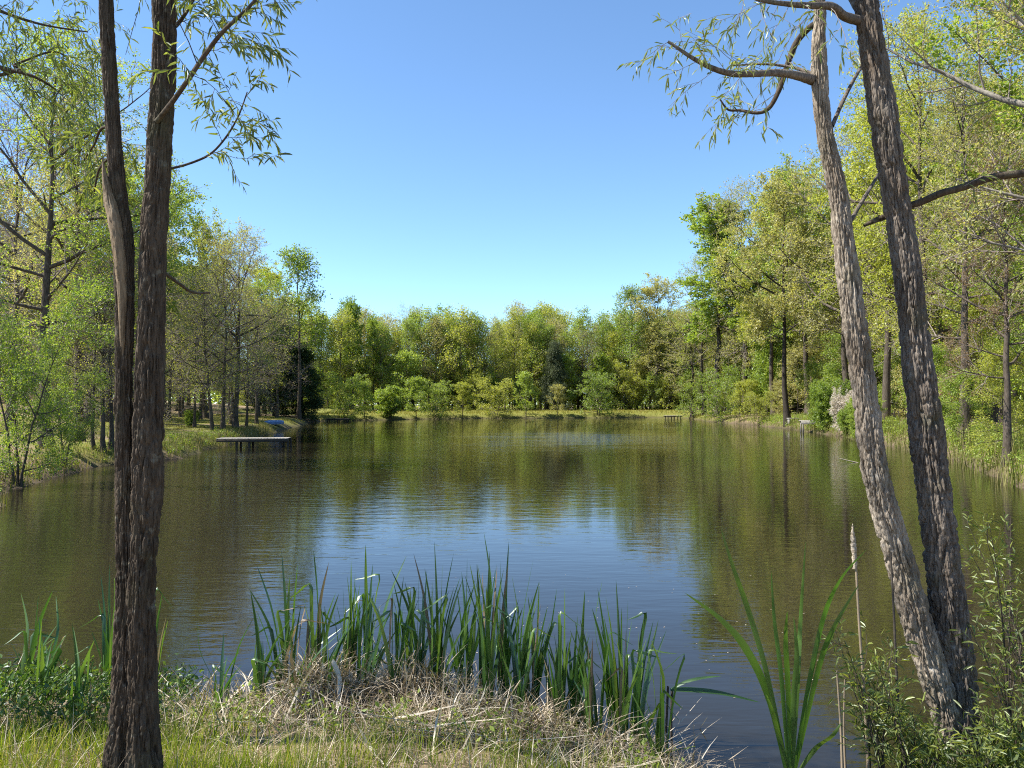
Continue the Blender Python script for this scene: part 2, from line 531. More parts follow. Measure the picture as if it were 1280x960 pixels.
gx = axis([(-900, -120, 60), (-120, -40, 4), (-40, -12, 0.7), (-12, -4.5, 0.35), (-4.5, 4.5, 0.06), (4.5, 12, 0.35), (12, 40, 0.7), (40, 120, 4), (120, 900, 60)])
gy = axis([(-300, -20, 20), (-20, 2.6, 0.8), (2.6, 7, 0.06), (7, 50, 0.5), (50, 150, 1.0), (150, 260, 5), (260, 1500, 60)])
GX, GY = np.meshgrid(gx, gy)
GD = shore_dist(GX, GY)
GZ = ground_z(GX, GY, GD)
ny, nx = GX.shape
ii, jj = np.meshgrid(np.arange(ny - 1), np.arange(nx - 1), indexing='ij')
Q = np.stack([ii * nx + jj, ii * nx + jj + 1, (ii + 1) * nx + jj + 1, (ii + 1) * nx + jj], -1).reshape(-1, 4)

def ground_material():
    m, nt, out = new_mat('pond_bank_ground')
    tc = nt.nodes.new('ShaderNodeTexCoord')
    v = tc.outputs['Object']
    g = nt.nodes.new('ShaderNodeAttribute'); g.attribute_name = 'grass_cover'
    w = nt.nodes.new('ShaderNodeAttribute'); w.attribute_name = 'mud'
    big = noise(nt, v, 0.35, 4, 0.6)
    fine = noise(nt, v, 9, 5, 0.7)
    mid = noise(nt, v, 1.7, 4, 0.65)
    litter = ramp(nt, [(0.25, (0.10, 0.07, 0.045)), (0.5, (0.21, 0.155, 0.095)), (0.75, (0.32, 0.25, 0.16))], fine).outputs[0]
    gr = ramp(nt, [(0.25, (0.07, 0.085, 0.018)), (0.5, (0.15, 0.155, 0.032)), (0.75, (0.26, 0.225, 0.075))], math_node(nt, 'ADD', math_node(nt, 'MULTIPLY', fine, 0.55), math_node(nt, 'MULTIPLY', mid, 0.45))).outputs[0]
    fac = math_node(nt, 'ADD', g.outputs['Fac'], math_node(nt, 'MULTIPLY', math_node(nt, 'SUBTRACT', big, 0.5), 1.6))
    fac = ramp(nt, [(0.38, (0, 0, 0)), (0.62, (1, 1, 1))], fac).outputs[0]
    col = mixc(nt, fac, litter, gr)
    mud = ramp(nt, [(0.3, (0.035, 0.027, 0.018)), (0.7, (0.085, 0.065, 0.043))], mid).outputs[0]
    col = mixc(nt, w.outputs['Fac'], col, mud)
    b = nt.nodes.new('ShaderNodeBsdfPrincipled')
    b.inputs['Roughness'].default_value = 0.95
    b.inputs['Specular IOR Level'].default_value = 0.15
    nt.links.new(col, b.inputs['Base Color'])
    bp = nt.nodes.new('ShaderNodeBump')
    bp.inputs['Strength'].default_value = 0.7
    bp.inputs['Distance'].default_value = 0.05
    nt.links.new(fine, bp.inputs['Height'])
    nt.links.new(bp.outputs[0], b.inputs['Normal'])
    nt.links.new(b.outputs[0], out.inputs[0])
    return m

gme = mesh_from('ground', np.stack([GX, GY, GZ], -1), [Q], [ground_material()], smooth=[True])
grass_cover = np.full(GX.shape, 0.15)
lawn = (GX < -12) * np.clip((GY - 24) / 4, 0, 1) * np.clip((95 - GY) / 8, 0, 1) * np.clip((16 - GD) / 4, 0, 1)
dam = (GY > 98) * np.clip((16 - GD) / 3, 0, 1)
nearb = (GY < 9) * (np.abs(GX) < 9) * 0.28
rightb = (GX > 10) * (GY < 110) * np.clip((4 - GD) / 2, 0, 1) * 0.42
grass_cover = np.maximum.reduce([grass_cover, lawn * 0.62, dam * 0.85, nearb, rightb])
mud = np.clip(1 - np.abs(GD) / 0.5, 0, 1) * 0.9
mud = np.maximum(mud, (GD < 0) * 1.0)
for nm, arr in (('grass_cover', grass_cover), ('mud', mud)):
    a_ = gme.attributes.new(nm, 'FLOAT', 'POINT')
    a_.data.foreach_set('value', arr.ravel().astype(np.float32))
tag(link('ground', gme), kind='structure')

# ------------------------------------------------------------------ water
def water_material():
    m, nt, out = new_mat('pond_water')
    tc = nt.nodes.new('ShaderNodeTexCoord')
    v = tc.outputs['Object']
    w1 = noise(nt, mapping(nt, v, (0.55, 2.3, 1), (0, 0, 0.12)), 1.0, 2, 0.5, 0.3)
    w2 = noise(nt, mapping(nt, v, (2.2, 7.5, 1), (0, 0, -0.2)), 1.0, 2, 0.5, 0.4)
    w3 = noise(nt, mapping(nt, v, (9.0, 20.0, 1), (0, 0, 0.3)), 1.0, 2, 0.5)
    patch = noise(nt, mapping(nt, v, (0.05, 0.035, 1), (0, 0, 0.4)), 1.0, 3, 0.55)
    pf = ramp(nt, [(0.40, (0.16, 0.16, 0.16)), (0.62, (1, 1, 1))], patch).outputs[0]
    h = math_node(nt, 'ADD', math_node(nt, 'MULTIPLY', w1, 0.008), math_node(nt, 'MULTIPLY', w2, 0.0062))
    h = math_node(nt, 'ADD', h, math_node(nt, 'MULTIPLY', math_node(nt, 'MULTIPLY', w3, 0.0036), pf))
    h = math_node(nt, 'MULTIPLY', h, math_node(nt, 'ADD', math_node(nt, 'MULTIPLY', pf, 0.8), 0.2))
    # a light breeze roughens the open middle of the pond
    gm = nt.nodes.new('ShaderNodeMapping')
    gm.vector_type = 'TEXTURE'
    gm.inputs['Location'].default_value = (4.5, 52, 0)
    gm.inputs['Scale'].default_value = (15, 24, 1)
    nt.links.new(v, gm.inputs[0])
    gr = nt.nodes.new('ShaderNodeTexGradient')
    gr.gradient_type = 'QUADRATIC_SPHERE'
    nt.links.new(gm.outputs[0], gr.inputs[0])
    br = math_node(nt, 'MULTIPLY', gr.outputs['Fac'], math_node(nt, 'ADD', math_node(nt, 'MULTIPLY', noise(nt, mapping(nt, v, (0.12, 0.3, 1)), 1.0, 3, 0.6), 2.4), -0.5), True)
    h = math_node(nt, 'ADD', h, math_node(nt, 'MULTIPLY', math_node(nt, 'ADD', math_node(nt, 'MULTIPLY', w2, 0.045), math_node(nt, 'MULTIPLY', w3, 0.014)), br))
    b = nt.nodes.new('ShaderNodeBsdfPrincipled')
    col = ramp(nt, [(0.3, (0.012, 0.0105, 0.006)), (0.7, (0.020, 0.0165, 0.009))], noise(nt, v, 0.12, 3)).outputs[0]
    nt.links.new(col, b.inputs['Base Color'])
    b.inputs['Roughness'].default_value = 0.02
    b.inputs['IOR'].default_value = 1.34
    bp = nt.nodes.new('ShaderNodeBump')
    bp.inputs['Strength'].default_value = 1.0
    bp.inputs['Distance'].default_value = 1.0
    nt.links.new(h, bp.inputs['Height'])
    nt.links.new(bp.outputs[0], b.inputs['Normal'])
    nt.links.new(b.outputs[0], out.inputs[0])
    return m

wme = mesh_from('pond_water', [(-40, 1.5, 0), (40, 1.5, 0), (40, 140, 0), (-40, 140, 0)], [np.array([[0, 1, 2, 3]])], [water_material()])
tag(link('pond_water', wme), kind='structure')

# ------------------------------------------------------------------ tree builder
def shape_round(u):
    return np.sqrt(np.clip(1 - (1.9 * u - 0.85) ** 2, 0.06, 1))
def shape_cone(u):
    return 1.0 - 0.9 * u
def shape_tall(u):
    return 0.55 + 0.45 * np.sin(np.clip(u * 1.15 + 0.25, 0, 1.3) * math.pi / 1.35)
def shape_vase(u):
    return 0.6 + 0.4 * u - 0.75 * np.clip(u - 0.75, 0, 1)

PROTO = {}
def proto(name, seed, H, r, cb, R, shape, n1, n2, n3_, nl, ls, lw, leaf, twig='twig', bark='bark', stems=1, low=80, high=28, up1=0.35, up2=0.1,
          n4=0, wob=0.03, spread=0.09, hang=0.1, upbias=0.9, trunk_top=0.97, l2=0.45, l3=0.5, twig_r=0.006, tseg=9, spray=0.0, t0leaf=0.1):
    rng = np.random.default_rng(seed)
    K = 12
    zz = np.linspace(0, 1, K)
    Ps, Rs = [], []
    for s in range(stems):
        a = s * 2 * math.pi / stems + rng.random()
        ln = (0.0 if stems == 1 else 0.33) * rng.uniform(0.5, 1.2)
        x = np.cumsum(rng.normal(size=K) * wob * H / K) * 1.6
        y = np.cumsum(rng.normal(size=K) * wob * H / K) * 1.6
        x, y = x - x[0], y - y[0]
        hs = H * trunk_top * (1 if stems == 1 else rng.uniform(0.65, 1))
        Ps.append(np.stack([x + math.cos(a) * (0.08 * stems ** .5 * (stems > 1) + ln * hs * zz ** 1.3), y + math.sin(a) * (0.08 * (stems > 1) + ln * hs * zz ** 1.3), -0.25 + (hs + 0.25) * zz], -1))
        Rs.append(r * (1 - 0.9 * zz ** 0.8) * (1 + 0.5 * np.exp(-zz * H / 0.5)))
    P0, R0 = np.stack(Ps), np.stack(Rs)
    u_of = lambda t: np.clip((t - cb) / (1 - cb), 0, 1)
    P1, R1 = grow(rng, P0, R0, n1, cb, 0.99, R, 1.0, 7, up1, 0.10, 0.022, 0.012, 0.25,
                  lfun=lambda t: shape(u_of(t)), afun=lambda t: np.radians(low + (high - low) * u_of(t)), lvar=(0.45, 1.35))
    P2, R2 = grow(rng, P1, R1, n2, 0.22, 1.0, R * l2, math.radians(48), 5, up2, 0.16, 0.014, 0.008, 0.35)
    P3, R3 = grow(rng, P2, R2, n3_, 0.15, 1.0, R * l2 * l3, math.radians(45), 4, 0.05 - hang, 0.18, 0.010, twig_r, 0.5)
    V0, Q0 = tubes(P0, R0, tseg)
    V1, Q1 = tubes(P1, R1, 5, len(V0))
    tm = mesh_from(name + '_trunk', np.concatenate([V0, V1]), [np.concatenate([Q0, Q1])], [M[bark]], smooth=[True])
    VV, QQ, base = [], [], 0
    for P_, R_, sg in ((P2, R2, 3), (P3, R3, 3)):
        v, q = tubes(P_, R_, sg, base)
        VV.append(v); QQ.append(q); base += len(v)
    last = P3
    if n4:
        P4, R4 = grow(rng, P3, R3, n4, 0.1, 1.0, R * l2 * l3 * 0.55, math.radians(42), 3, 0.05 - hang, 0.15, 0.01, twig_r * 0.8, 0.5)
        v, q = tubes(P4, R4, 3, base)
        VV.append(v); QQ.append(q); base += len(v)
        last = P4
    faces, ids, rnd, sm = [np.concatenate(QQ)], [0], [np.zeros(sum(len(q) for q in QQ))], [True]
    if nl:
        v, q = leaf_cloud(rng, last, nl, ls, lw, t0leaf, spread, upbias, hang, base)
        VV.append(v); faces.append(q); ids.append(1); sm.append(False)
        cl = np.repeat(rng.random(len(last)), nl)            # sprays differ a little from one another
        rnd.append(np.clip(0.55 * rng.random(len(q)) + 0.45 * cl, 0, 1))
    cm = mesh_from(name + '_crown', np.concatenate(VV), faces, [M[twig], M[leaf]], ids, rnd, sm)
    PROTO[name] = (tm, cm, H)

# near and middle distance
proto('spring_a', 11, 14, 0.20, 0.30, 4.0, shape_round, 22, 7, 5, 26, 0.15, 0.62, 'lf_spring')
proto('spring_b', 12, 15, 0.22, 0.38, 3.6, shape_tall, 24, 7, 5, 24, 0.15, 0.62, 'lf_yellow')
proto('oak_a', 13, 15, 0.24, 0.28, 4.6, shape_round, 20, 8, 6, 14, 0.12, 0.55, 'lf_tan', spread=0.07)
proto('bare_a', 14, 11, 0.15, 0.18, 3.6, shape_round, 22, 8, 6, 1, 0.10, 0.5, 'lf_tan', n4=3, low=88, high=35, up1=0.15)
proto('bare_b', 15, 12, 0.16, 0.22, 3.4, shape_tall, 24, 7, 6, 3, 0.10, 0.5, 'lf_yellow', n4=2, low=85, high=30)
proto('poplar_a', 16, 21, 0.24, 0.38, 3.3, shape_tall, 30, 7, 5, 24, 0.19, 0.65, 'lf_green', low=70, high=22)
proto('cedar_a', 17, 8, 0.14, 0.05, 2.0, shape_cone, 46, 8, 5, 26, 0.12, 0.35, 'lf_dark', 'twig_dark', 'bark_dark', low=82, high=50, up1=0.25)
proto('shrub_a', 18, 2.6, 0.035, 0.15, 1.25, shape_vase, 9, 6, 5, 22, 0.085, 0.6, 'lf_green', stems=7, low=50, high=20, l2=0.5, twig_r=0.003, spread=0.05)
proto('shrub_b', 19, 3.2, 0.035, 0.12, 1.3, shape_vase, 9, 6, 5, 16, 0.075, 0.55, 'lf_yellow', stems=7, low=60, high=20, l2=0.5, twig_r=0.003, spread=0.05)
proto('sapling_a', 20, 5.5, 0.05, 0.2, 1.9, shape_round, 18, 6, 5, 16, 0.11, 0.6, 'lf_spring', twig_r=0.004)
proto('sapling_b', 21, 7, 0.06, 0.15, 2.4, shape_tall, 20, 6, 5, 18, 0.11, 0.6, 'lf_green', twig_r=0.004, low=85, up1=0.1)
proto('leafy_a', 22, 8, 0.06, 0.10, 1.9, shape_tall, 14, 7, 6, 10, 0.085, 0.7, 'lf_green', stems=3, low=75, high=25, twig_r=0.004)
proto('near_a', 23, 14, 0.20, 0.25, 4.0, shape_round, 22, 8, 6, 26, 0.085, 0.62, 'lf_spring', spread=0.07)
proto('near_b', 24, 15, 0.22, 0.30, 3.6, shape_tall, 24, 8, 6, 20, 0.08, 0.55, 'lf_tan', spread=0.07)
proto('far_sapling_a', 25, 5.5, 0.06, 0.2, 2.1, shape_round, 16, 6, 5, 7, 0.17, 0.65, 'lf_spring', twig_r=0.007, low=70)
proto('far_sapling_b', 26, 6, 0.06, 0.12, 2.6, shape_tall, 18, 6, 5, 6, 0.17, 0.65, 'lf_spring', twig_r=0.007, low=85, up1=0.15, stems=2)
# far
proto('far_a', 31, 16, 0.20, 0.20, 4.2, shape_round, 20, 7, 5, 9, 0.235, 0.65, 'lf_spring', twig_r=0.016, spread=0.28)
proto('far_b', 32, 17, 0.20, 0.25, 3.4, shape_tall, 24, 6, 5, 9, 0.235, 0.65, 'lf_green', twig_r=0.016, spread=0.28)
proto('far_c', 33, 16, 0.22, 0.22, 4.6, shape_round, 20, 7, 5, 8, 0.21, 0.6, 'lf_tan', twig_r=0.016, spread=0.25)
proto('far_d', 34, 18, 0.20, 0.22, 3.2, shape_tall, 24, 6, 5, 9, 0.22, 0.6, 'lf_yellow', twig_r=0.016, spread=0.28, low=75, wob=0.05)
proto('far_e', 35, 20, 0.24, 0.42, 3.8, shape_round, 20, 7, 5, 9, 0.235, 0.62, 'lf_spring', twig_r=0.016, spread=0.28)
proto('far_bush', 36, 4.2, 0.05, 0.10, 1.7, shape_round, 9, 5, 5, 7, 0.19, 0.7, 'lf_green', stems=6, low=60, high=20, twig_r=0.008, spread=0.1)

TREES = []
def tree(kind, x, y, H, rz=None, leaf=None, twig=None, bark=None, name='tree', label='', cat='tree', group=None, wide=1.0, lean=(0, 0), z=None, parts=('trunk', 'crown')):
    tm, cm, H0 = PROTO[kind]
    s = H / H0
    z = gz(x, y) if z is None else z
    root = link(name, None, None, (x, y, z - 0.03), (lean[0], lean[1], random.uniform(0, 6.283) if rz is None else rz), (s * wide, s * wide, s))
    tag(root, label, cat, group)
    t = link(parts[0], tm, root)
    c = link(parts[1], cm, root)
    if bark:
        t.material_slots[0].link = 'OBJECT'
        t.material_slots[0].material = M[bark]
    if twig:
        c.material_slots[0].link = 'OBJECT'
        c.material_slots[0].material = M[twig]
    if leaf:
        c.material_slots[1].link = 'OBJECT'
        c.material_slots[1].material = M[leaf]
    TREES.append((x, y, H))
    return root

def tree_px(kind, px, py, top, **k):
    """base and top as seen in the photograph"""
    x, y, z = ground_px(px, py)
    H = (py - top) * math.hypot(1, 0) / F * y * 1.0
    return tree(kind, x, y, H, z=z, **k)

# ------------------------------------------------------------------ left bank
LB = 'trees on the left lawn'
tree_px('bare_a', 243, 534, 385, name='bare_tree', label='short bare tree on the left lawn with a green leafy sprig at its foot', group=LB)
tree_px('bare_b', 266, 538, 352, name='leaning_tree', label='dark trunk leaning to the left on the lawn behind the long dock', group=LB, lean=(0, -0.09))
tree_px('bare_b', 278, 538, 318, name='slender_tree', label='straight dark tree standing nearest the shore end of the long dock', group=LB)
tree_px('oak_a', 294, 535, 306, name='oak_tree', label='tall tan-leaved oak rising highest among the trees behind the long dock', group=LB)
tree_px('bare_a', 288, 530, 350, name='bare_tree', label='grey twiggy tree half hidden between the two tallest lawn trees', group=LB)
tree_px('bare_a', 308, 533, 400, name='bare_tree', label='short twiggy grey tree on the lawn left of the blue boat', group=LB)
tree_px('bare_b', 321, 530, 372, name='bare_tree', label='sparse grey tree beside the blue boat on the left bank', group=LB)
tree_px('bare_a', 345, 522, 400, name='bare_tree', label='low twiggy grey tree spreading behind the blue boat', group=LB, wide=1.25)
tree_px('bare_a', 226, 522, 390, name='bare_tree', label='bare grey tree at the back of the lawn beside the double trunk', group=LB)
tree_px('spring_b', 258, 523, 300, name='leafy_tree', label='yellow green leafy tree behind the leaning dark trunk', group=LB)
tree_px('bare_a', 118, 563, 372, name='bare_tree', label='short trunk left of the double willow, first of three close together', group=LB)
tree_px('bare_b', 129, 567, 330, name='bare_tree', label='middle one of three close trunks left of the double willow', group=LB)
tree_px('bare_b', 139, 561, 320, name='bare_tree', label='slim trunk close against the left edge of the double willow', group=LB)
tree_px('near_b', 98, 552, 110, name='oak_tree', label='tall sparse oak with a forking trunk behind the bright green bank tree', group=LB)
tree_px('near_a', 60, 560, 80, name='yellow_green_tree', label='tall yellow green tree at the left edge against the sky', group=LB, wide=1.15)
tree_px('spring_a', 205, 523, 255, name='round_tree', label='leafy green round tree topping the gap right of the double willow', group=LB, leaf='lf_green')
tree_px('spring_a', 330, 517, 345, name='leafy_tree', label='yellow green tree behind the lawn, left of the tall poplar', group=LB, leaf='lf_yellow')
tree('far_e', -23.8, 88.0, 18.6, name='poplar_tree', label='tall green poplar standing above the left woods alone against the sky', leaf='lf_green', wide=1.15)
# bright leafy tree leaning over the water at the left edge
tree_px('leafy_a', 22, 606, 330, name='bank_tree', label='bright green broadleaf tree with several thin stems at the left shore', cat='tree', leaf='lf_green', wide=0.85)
tree_px('leafy_a', 80, 585, 430, name='bank_tree', label='smaller bright green tree on the bank right of the thin-stemmed one', cat='tree', wide=0.9)
tree_px('shrub_a', 238, 533, 516, name='leafy_shrub', label='small green leafy shrub at the foot of a bare lawn tree', cat='shrub', leaf='lf_spring')
# cedars at the far left point
tree('cedar_a', -24.6, 93.0, 8.5, name='cedar_tree', label='dark spreading evergreen overhanging the water at the far end of the left bank', cat='evergreen tree', wide=1.7)
tree('cedar_a', -27.0, 90.0, 11, name='cedar_tree', label='taller dark evergreen behind the one overhanging the far left water', cat='evergreen tree', wide=1.4)
tree('spring_a', -27.0, 84.0, 13.5, name='leafy_tree', label='green leafy tree beside the dark evergreens at the far left point', group=LB, leaf='lf_spring')

# right bank: trees that can be told apart
def tree_top(kind, px, Y, top, **k):
    x = (px - 640) / F * Y
    z = gz(x, Y)
    return tree(kind, x, Y, (EYE - z) + (505 - top) / F * Y, z=z, **k)
tree_top('poplar_a', 896, 101, 262, name='poplar_tree', label='tall pale green tree at the left end of the right woods', leaf='lf_spring', wide=1.5)
tree_top('oak_a', 930, 97, 252, name='oak_tree', label='tall rounded tan green oak highest beside the left end of the right woods', leaf='lf_tan', wide=0.85)
tree_top('spring_b', 968, 88, 272, name='yellow_green_tree', label='yellow green tree standing between the rounded tan oak and the pointed dark top', leaf='lf_yellow')
tree_top('cedar_a', 985, 92, 226, name='pine_tree', label='dark green pointed top rising between the oak and the leaning pale trunk', leaf='lf_green', wide=0.7)
tree_top('spring_b', 1012, 76, 240, name='green_tree', label='mid green tree just left of the slimmer leaning willow stem, under the pointed top', leaf='lf_spring', wide=1.1)
tree_top('oak_a', 1060, 62, 205, name='oak_tree', label='tan leaved oak whose top shows behind the slimmer leaning willow stem', leaf='lf_tan')
tree_top('spring_b', 1105, 52, 150, name='yellow_tree', label='bright yellow green tree between the two leaning willow stems', leaf='lf_yellow')
tree_top('near_a', 1150, 42, 60, name='green_tree', label='tall light green tree right of the bigger leaning willow stem reaching the top', leaf='lf_yellow')
tree_top('oak_a', 880, 113, 340, name='oak_tree', label='yellow green low oak where the right woods step down to the far bank', leaf='lf_yellow')
tree_top('spring_a', 822, 139, 362, name='pale_tree', label='pale tan tree at the right end of the far bank wood', leaf='lf_tan', wide=1.1)
tree_top('far_e', 788, 140, 362, name='bare_stemmed_tree', label='tall dark-stemmed tree with a flat green top right of the far bank centre', leaf='lf_green', wide=1.1)
tree('oak_a', 26.5, 116, 15, name='oak_tree', label='greyish bare oak with drooping twigs at the far right corner of the pond', leaf='lf_tan', wide=1.25)
tree('cedar_a', 7.0, 133.5, 11.0, name='cedar_tree', label='dark grey conical evergreen standing in the middle of the far wood', leaf='lf_grey', wide=1.05)
tree_top('near_b', 1258, 24, 195, name='reddish_tree', label='brown red budding tree high on the right bank near the frame edge', leaf='lf_red')
tree_top('near_b', 1205, 34, 95, name='twiggy_tree', label='grey twiggy tree with sparse leaves right of the dark leaning trunk', leaf='lf_tan')
tree('near_a', 17.2, 24, 8.5, name='spreading_tree', label='low bright green spreading tree over the reeds at the right edge', leaf='lf_spring', wide=1.2)
tree('near_b', 14.8, 20.5, 19, name='pale_trunk_tree', label='tall pale-barked trunk at the top right corner of the picture', leaf='lf_tan', bark='bark_pale')
tree_px('spring_b', 985, 531, 250, name='straight_tree', label='dark straight trunk rising from the right shore left of the pale platform', leaf='lf_tan', bark='bark_dark')
tree_px('spring_a', 1124, 520, 170, name='forked_tree', label='dark forking trunk behind the bird box between the leaning willow stems', leaf='lf_yellow', bark='bark_dark')

# ------------------------------------------------------------------ woods: fill
def fill(region, n, kinds, hr, mind, seed, zone, maxd=70):
    rng = np.random.default_rng(seed)
    x0, x1, y0, y1 = region
    got = 0
    for _ in range(n * 40):
        if got >= n:
            break
        x, y = rng.uniform(x0, x1), rng.uniform(y0, y1)
        d = float(shore_dist(np.array([x]), np.array([y]))[0])
        lo, hi = zone['d']
        if not (lo < d < hi) or abs(x) / y > zone.get('fov', 0.74):
            continue
        if any((x - a) ** 2 + (y - b) ** 2 < mind ** 2 for a, b, _ in TREES):
            continue
        kd = kinds[rng.integers(len(kinds))]
        kind, leaf, word = kd[0], kd[1], kd[2]
        H = rng.uniform(*hr) * (kd[3] if len(kd) > 3 else 1)
        label = zone['label'] % word
        tree(kind, x, y, H, leaf=leaf, name=(word.split()[-2] if False else zone['name']), label=label, group=(zone['group'] % word), wide=rng.uniform(0.85, 1.15), bark=kd[4] if len(kd) > 4 else None)
        got += 1

LEFTZ = dict(d=(6, 40), label='%s in the woods behind the left lawn', group='%ss behind the left lawn', name='woodland_tree')
fill((-60, -14, 30, 95), 38, [('bare_a', None, 'grey twiggy tree'), ('bare_b', None, 'thin bare tree'), ('bare_a', None, 'grey twiggy tree', 1.15), ('bare_b', None, 'thin bare tree', 1.1), ('spring_b', 'lf_yellow', 'yellow green tree', 1.15), ('oak_a', 'lf_tan', 'tan-leaved tree', 1.1), ('spring_a', 'lf_spring', 'green leafy tree', 1.1)], (9.5, 14), 2.4, 51, LEFTZ)
fill((-60, -18, 60, 118), 16, [('far_a', 'lf_yellow', 'yellow green tree'), ('far_c', 'lf_tan', 'tan-leaved tree'), ('far_b', 'lf_green', 'dark green tree', 0.9)], (12, 16), 3, 52, dict(d=(10, 45), label='%s far back in the left woods', group='%ss far back on the left', name='woodland_tree'))
FARZ = dict(d=(15, 26), label='%s in the front row of the wood beyond the far bank', group='%ss in front row beyond the far bank', name='woodland_tree')
fk = [('far_a', 'lf_spring', 'mid green rounded tree'), ('far_b', 'lf_green', 'bright green slender tree'), ('far_d', 'lf_yellow', 'yellow green slender tree'), ('far_c', 'lf_tan', 'pale tan-leaved tree'), ('far_e', 'lf_spring', 'tall bare-stemmed green tree', 1.05), ('far_a', 'lf_yellow', 'yellow green rounded tree')]
fill((-40, 40, 120, 165), 76, fk + [('far_b', 'lf_spring', 'light green slender tree', 1.12), ('bare_b', None, 'grey leafless tree', 0.95), ('poplar_a', 'lf_green', 'narrow deep green tree', 1.1)], (12.5, 17), 2.0, 53, FARZ)
fill((-60, 60, 140, 190), 70, fk, (15, 20), 2.8, 54, dict(d=(26, 60), label='%s in the back rows of the wood beyond the far bank', group='%ss in back rows beyond the far bank', name='woodland_tree'))
RZ = dict(d=(5, 16), label='%s in the front row of the right bank woods', group='%ss in front row on the right bank', name='woodland_tree')
rk = [('spring_b', 'lf_yellow', 'yellow green tree'), ('oak_a', 'lf_tan', 'tan-leaved oak', 1.05), ('spring_a', 'lf_spring', 'mid green leafy tree'), ('poplar_a', 'lf_spring', 'tall green tree', 1.1), ('oak_a', 'lf_yellow', 'yellow flowering oak', 1.05), ('bare_b', None, 'thin twiggy tree', 1.1)]
fill((14, 48, 34, 120), 40, rk, (13, 19), 2.8, 55, RZ)
fill((20, 75, 25, 125), 50, rk, (18, 25), 3.2, 56, dict(d=(14, 42), label='%s deep in the right bank woods', group='%ss deep in the right woods', name='woodland_tree'))

# shrubs by the water, right and far
SHR = [(868, 527, 480, 'far_sapling_b', 'lf_spring', 'spreading green shrub overhanging the water beside the small far dock'),
       (900, 529, 470, 'far_sapling_b', 'lf_green', 'large green bush leaning over water at the right woods\' far end'),
       (925, 531, 486, 'far_sapling_a', 'lf_yellow', 'yellow green bush on the right shore left of the straight dark trunk'),
       (950, 533, 498, 'far_sapling_b', 'lf_yellow', 'low bush of thin yellow shoots on the right shore'),
       (1034, 537, 490, 'shrub_a', 'lf_green', 'bright green bush growing beside the pale platform'),
       (1078, 548, 508, 'shrub_a', 'lf_spring', 'rounded light green shrub at the water left of the leaning willow stem'),
       (1062, 545, 515, 'shrub_a', 'lf_green', 'dark green bush below the white blossom at the waterline'),
       (1205, 560, 470, 'sapling_a', 'lf_spring', 'light green sapling in the reeds right of the leaning willow'),
       (1255, 575, 440, 'sapling_b', 'lf_yellow', 'tall yellow green sapling in the reeds by the right frame edge'),
       (1165, 548, 440, 'sapling_a', 'lf_spring', 'slim green sapling seen close to the right willow trunk')]
for px, py, tp, kd, lf, lb in SHR:
    tree_px(kd, px, py, tp, name='shrub' if 'sapling' not in lb else 'sapling', label=lb, cat='shrub' if 'sapling' not in lb else 'sapling', leaf=lf, parts=('stems', 'foliage') if 'sapling' not in lb else ('trunk', 'crown'))
tree_px('shrub_b', 1058, 541, 497, rz=1.0, wide=1.0, name='white_flowering_shrub', label='white flowering shrub behind the pale platform on the right bank', cat='shrub', leaf='blossom', parts=('stems', 'blossoms'))
tree_px('shrub_b', 1180, 540, 480, name='pink_flowering_shrub', label='pink flowering shrub above the rocks right of the leaning willow', cat='shrub', leaf='pink', parts=('stems', 'blossoms'))
DAM = [(486, 526, 490, 'far_bush', 'lf_spring', 'dense green bush leaning over the water at the left of the far bank'),
       (432, 526, 476, 'far_sapling_b', 'lf_spring', 'green sapling at the left end of the far bank'),
       (455, 525, 484, 'far_sapling_a', 'lf_spring', 'small sapling just left of the leaning bush on the far bank'),
       (520, 524, 478, 'far_sapling_a', 'lf_spring', 'thin leafy sapling right of the leaning bush on the far bank'),
       (543, 523, 482, 'far_sapling_b', 'lf_spring', 'slim sapling, second to the right of the leaning bush on the far bank'),
       (620, 521, 480, 'far_sapling_b', 'lf_yellow', 'bright green narrow sapling in the middle of the far bank'),
       (657, 521, 472, 'far_sapling_a', 'lf_spring', 'broad green little tree with a dark trunk on the far bank'),
       (697, 520, 486, 'far_sapling_a', 'lf_tan', 'pale olive round bush right of the centre of the far bank'),
       (748, 520, 474, 'far_sapling_b', 'lf_green', 'leafy green sapling between the pale bush and the small far dock'),
       (578, 523, 484, 'far_sapling_a', 'lf_yellow', 'light green thin sapling left of the middle of the far bank')]
for px, py, tp, kd, lf, lb in DAM:
    tree_px(kd, px, py, tp, name='far_bush' if kd == 'far_bush' else 'sapling', label=lb, cat='bush' if kd == 'far_bush' else 'sapling', leaf=lf, wide=1.15)
# understorey that closes the woods
fill((-60, 60, 118, 160), 110, [('far_sapling_a', 'lf_green', 'green'), ('far_sapling_a', 'lf_spring', 'light green'), ('far_sapling_b', 'lf_spring', 'spreading light green'), ('far_sapling_b', 'lf_yellow', 'yellow green')], (4, 9), 1.3, 61, dict(d=(12, 30), label='%s understorey bush below the trees beyond the far bank', group='%s understorey bushes beyond the far bank', name='understorey_bush'))
fill((12, 60, 20, 120), 60, [('sapling_a', 'lf_spring', 'mid green'), ('sapling_a', 'lf_yellow', 'yellow green'), ('sapling_b', 'lf_green', 'bright green'), ('sapling_b', 'lf_tan', 'tan')], (3.5, 7.5), 1.6, 62, dict(d=(2.5, 16), label='%s understorey sapling below the trees of the right bank', group='%s understorey saplings on the right bank', name='understorey_sapling'))
fill((-60, -14, 40, 110), 30, [('sapling_a', 'lf_spring', 'mid green'), ('sapling_b', 'lf_yellow', 'yellow green'), ('bare_a', None, 'bare grey', 0.8)], (3, 6.5), 1.6, 63, dict(d=(12, 40), label='%s understorey sapling at the back of the left lawn', group='%s understorey saplings behind the left lawn', name='understorey_sapling'))

